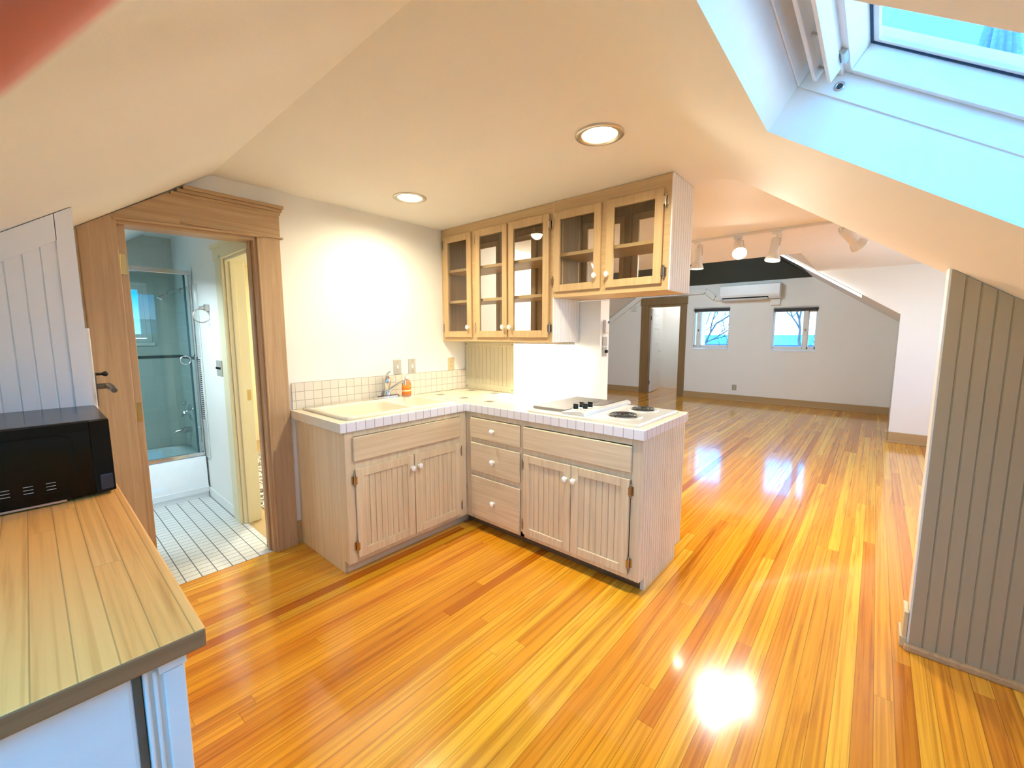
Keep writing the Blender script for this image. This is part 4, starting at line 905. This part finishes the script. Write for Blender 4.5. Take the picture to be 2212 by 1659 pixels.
# ------------------------------------------------------------------ outside
struct('ground', MB().box(12,60,-40,40,-6.2,-6), plain('ground_grey', (150,156,160), .9))
t = thing('neighbor_house', 'pale house with a broad snow-light roof seen through the far windows', 'house', (22,3,-6))
mh = plain('house_blue', (96,124,150), .8); mr = plain('roof_light', (222,228,232), .8)
obj('wall', MB().box(20,26,-4,9,-6,1.02), mh, t)
b = MB(); b.prism([(19.6,.98),(23,1.45),(26.4,.98),(26.4,.90),(23,1.38),(19.6,.90)], 'y', -4.4, 9.4); obj('roof', b, mr, t)
obj('gutter', MB().box(19.5,19.6,-4.4,9.4,.95,1.06), plain('gutter_blue', (60,84,108), .6), t)
for y in (1.2,2.6,4.6,6.2): obj('window', MB().box(19.95,20.0,y,y+.8,-.3,.75), M['gapdark'], t)
mt = plain('bark', (70,78,84), .9)
def tree(x, y, z, h, label, seed, spread=1.0, depth=4):
    rnd = random.Random(seed); t = thing('bare_tree', label, 'tree', (x,y,-6)); b = MB()
    def grow(p, d, L, r, k):
        pts = [p]; q = Vector(p); dd = Vector(d)
        for i in range(4):
            dd = (dd+Vector((rnd.uniform(-.25,.25),rnd.uniform(-.25,.25),rnd.uniform(-.12,.12)))).normalized(); q = q+dd*L/4; pts.append(q.copy())
        b.tube(pts, [r*(1-.12*i) for i in range(5)], 5)
        if k == 0: return
        for i in range(rnd.choice((3,4))):
            s = pts[rnd.choice((2,3,4))]; nd = (dd+Vector((rnd.uniform(-1,1)*spread,rnd.uniform(-1,1)*spread,rnd.uniform(-.3,.9)))).normalized(); grow(s, nd, L*rnd.uniform(.55,.75), r*.55, k-1)
    obj('trunk', MB().tube([(x,y,-6),(x+.05,y,-3),(x,y+.05,z)],[.16,.13,.10],10), mt, t)
    for i in range(4): grow(Vector((x,y,z-.4*i)), (rnd.uniform(-.5,.5),rnd.uniform(-1,1),rnd.uniform(.2,.8)), h, .05, depth)
    obj('branches', b, mt, t)
tree(15.5, 4.9, 1.0, 1.5, 'bare leafless tree outside the far window next to the door', 3)
tree(14.6, 1.6, .7, 1.2, 'bare branched tree outside the far window farther from the door', 11)
mg3 = plain('fir_blue', (70,110,140), .9, var=.3)
def fir(x, y, h, r, label, z0=-6):
    t = thing('fir_tree', label, 'tree', (x,y,z0)); rnd = random.Random(int(x*10)); b = MB()
    for k in range(11):
        z = z0+h*(.12+.08*k); rr = r*(1-k/11.5); n = 26
        lo = [(x+rr*(1 if i%2 else .72)*rnd.uniform(.85,1.1)*math.cos(2*PI*i/n), y+rr*(1 if i%2 else .72)*rnd.uniform(.85,1.1)*math.sin(2*PI*i/n), z+rnd.uniform(-.15,.05)) for i in range(n)]
        b.rings([lo,[(x+.05*rr*math.cos(2*PI*i/n), y+.05*rr*math.sin(2*PI*i/n), z+h*.17) for i in range(n)]], True, True, False)
    obj('foliage', b, mg3, t); obj('trunk', MB().cyl((x,y,z0),(x,y,z0+h*.3),.15), mt, t)
fir(30, 5.6, 9.5, 2.4, 'blue green fir tree behind the neighbouring house')
fir(16.6, -1.75, 15.5, 3.2, 'tall fir tree glimpsed through the open skylight')
# ------------------------------------------------------------------ camera
F_PX, PITCH, ROLL, YAW, H = 904.4944, -6.5948, -.023, 40.9209, 1.4212
ya, pi_, ro = map(math.radians, (YAW, PITCH, ROLL))
Fv = Vector((math.cos(ya)*math.cos(pi_), math.sin(ya)*math.cos(pi_), math.sin(pi_))); Rv = Vector((math.sin(ya), -math.cos(ya), 0)); Uv = Rv.cross(Fv)
R2 = Rv*math.cos(ro)+Uv*math.sin(ro); U2 = -Rv*math.sin(ro)+Uv*math.cos(ro)
cam = bpy.data.cameras.new('camera'); co = bpy.data.objects.new('camera', cam); C.objects.link(co)
cam.sensor_width = 36; cam.sensor_fit = 'HORIZONTAL'; cam.lens = F_PX/2212*36; cam.clip_start = .01; cam.clip_end = 200
co.matrix_world = Matrix(((R2.x,U2.x,-Fv.x,0),(R2.y,U2.y,-Fv.y,0),(R2.z,U2.z,-Fv.z,H),(0,0,0,1)))
cam.dof.use_dof = True; cam.dof.focus_distance = 2.6; cam.dof.aperture_fstop = 9
bpy.context.scene.camera = co
# ------------------------------------------------------------------ the photographer's fingertip at the lens corner
def at(u, v, D): return Vector((0,0,H))+(Fv*F_PX+R2*(u-1106)-U2*(v-829.5))/F_PX*D
D = .052; e0, e1 = at(112,0,D), at(0,88,D); ax = (e0-e1).normalized(); out = ax.cross(Fv).normalized()
if out.dot(at(0,0,D)-e0) < 0: out = -out
r = .0082; base = e1+out*r*.97-ax*.045; Lf = .082
b = MB(); prof = [(.0088,0),(.0090,.012),(.0086,.024),(.0080,.034),(.0082,.040),(.0081,.05),(.0080,.060),(.0074,.069),(.0058,.076),(.0034,.0805),(.0008,.082)]
b.lathe(prof, base, ax, 24)
m, nt, q = new('skin'); q.inputs['Base Color'].default_value = (.70,.25,.21,1); q.inputs['Roughness'].default_value = .5; q.inputs['Subsurface Weight'].default_value = .3; q.inputs['Subsurface Radius'].default_value = (.004,.0015,.001); q.inputs['Subsurface Scale'].default_value = .5
o = obj('fingertip', b, m); tag(o, 'blurred reddish fingertip intruding at the very top left corner', 'finger')
nb = MB(); nc = base+ax*.070+out*.0052-Fv*.002
nb.lathe([(.0012,-.001),(.0040,-.0004),(.0046,.0004),(.0030,.0012),(.0004,.0016)], nc, out, 18)
n_o = obj('nail', nb, plain('nail', (214,150,140), .3), o)
# ------------------------------------------------------------------ lights and world
def area(name, loc, target, sx, sy, power, color):
    L = bpy.data.lights.new(name, 'AREA'); L.shape = 'RECTANGLE'; L.size = sx; L.size_y = sy; L.energy = power; L.color = color
    o = bpy.data.objects.new(name, L); C.objects.link(o); o.location = loc
    o.rotation_euler = (Vector(target)-Vector(loc)).to_track_quat('-Z','Y').to_euler(); return o
area('under_cabinet_lamp', (2.70,2.01,1.345), (2.70,2.01,0), .05, .5, 5, (1,.94,.82))
area('bath_fill', (.2,3.9,1.80), (.3,4.1,0), .5, .5, 15, (.70,.90,1))  # cool fill added in the bathroom, no fixture in view
area('hall_fill', (1.9,4.3,CZ-.03), (1.9,4.3,0), .5, .5, 40, (1,.93,.74))  # unseen lamp added to light the hall
area('bedroom_fill', (10.9,3.9,2.37), (10.9,3.9,0), .8, .8, 5, (.92,.97,1))  # added fill that brightens the room behind the far door
area('living_fill', (5.2,-.75,CZ-.02), (5.2,-.75,0), .4, .4, 21, (.93,.97,1))  # unseen source added to brighten the living room's white wall
area('vault_fill', (6.6,2.7,3.3), (9.3,2.2,.8), 1.0, 1.0, 50, (.66,.87,1))  # fill added out of view in the vault to lift the far room
w = bpy.data.worlds.new('sky'); bpy.context.scene.world = w; w.use_nodes = True
nt = w.node_tree; bg = nt.nodes['Background']; sz = N(nt, 'ShaderNodeSeparateXYZ'); nt.links.new(N(nt, 'ShaderNodeTexCoord').outputs['Generated'], sz.inputs[0])
nt.links.new(ramp(nt, sz.outputs[2], [(.0, (.55,.80,1.0)), (.07, (.03,.42,1.0))]), bg.inputs[0]); bg.inputs[1].default_value = 6.2
sc = bpy.context.scene
sc.view_settings.view_transform = 'Standard'; sc.view_settings.look = 'None'; sc.view_settings.gamma = 1; sc.view_settings.use_curve_mapping = False
sc.view_settings.exposure = .60
sc.cycles.use_denoising = True; sc.cycles.use_adaptive_sampling = True; sc.cycles.adaptive_threshold = .04; sc.cycles.max_bounces = 8; sc.cycles.diffuse_bounces = 5; sc.cycles.glossy_bounces = 4; sc.cycles.transparent_max_bounces = 16; sc.cycles.transmission_bounces = 6
sc.cycles.sample_clamp_indirect = 8; sc.cycles.caustics_reflective = False; sc.cycles.caustics_refractive = False
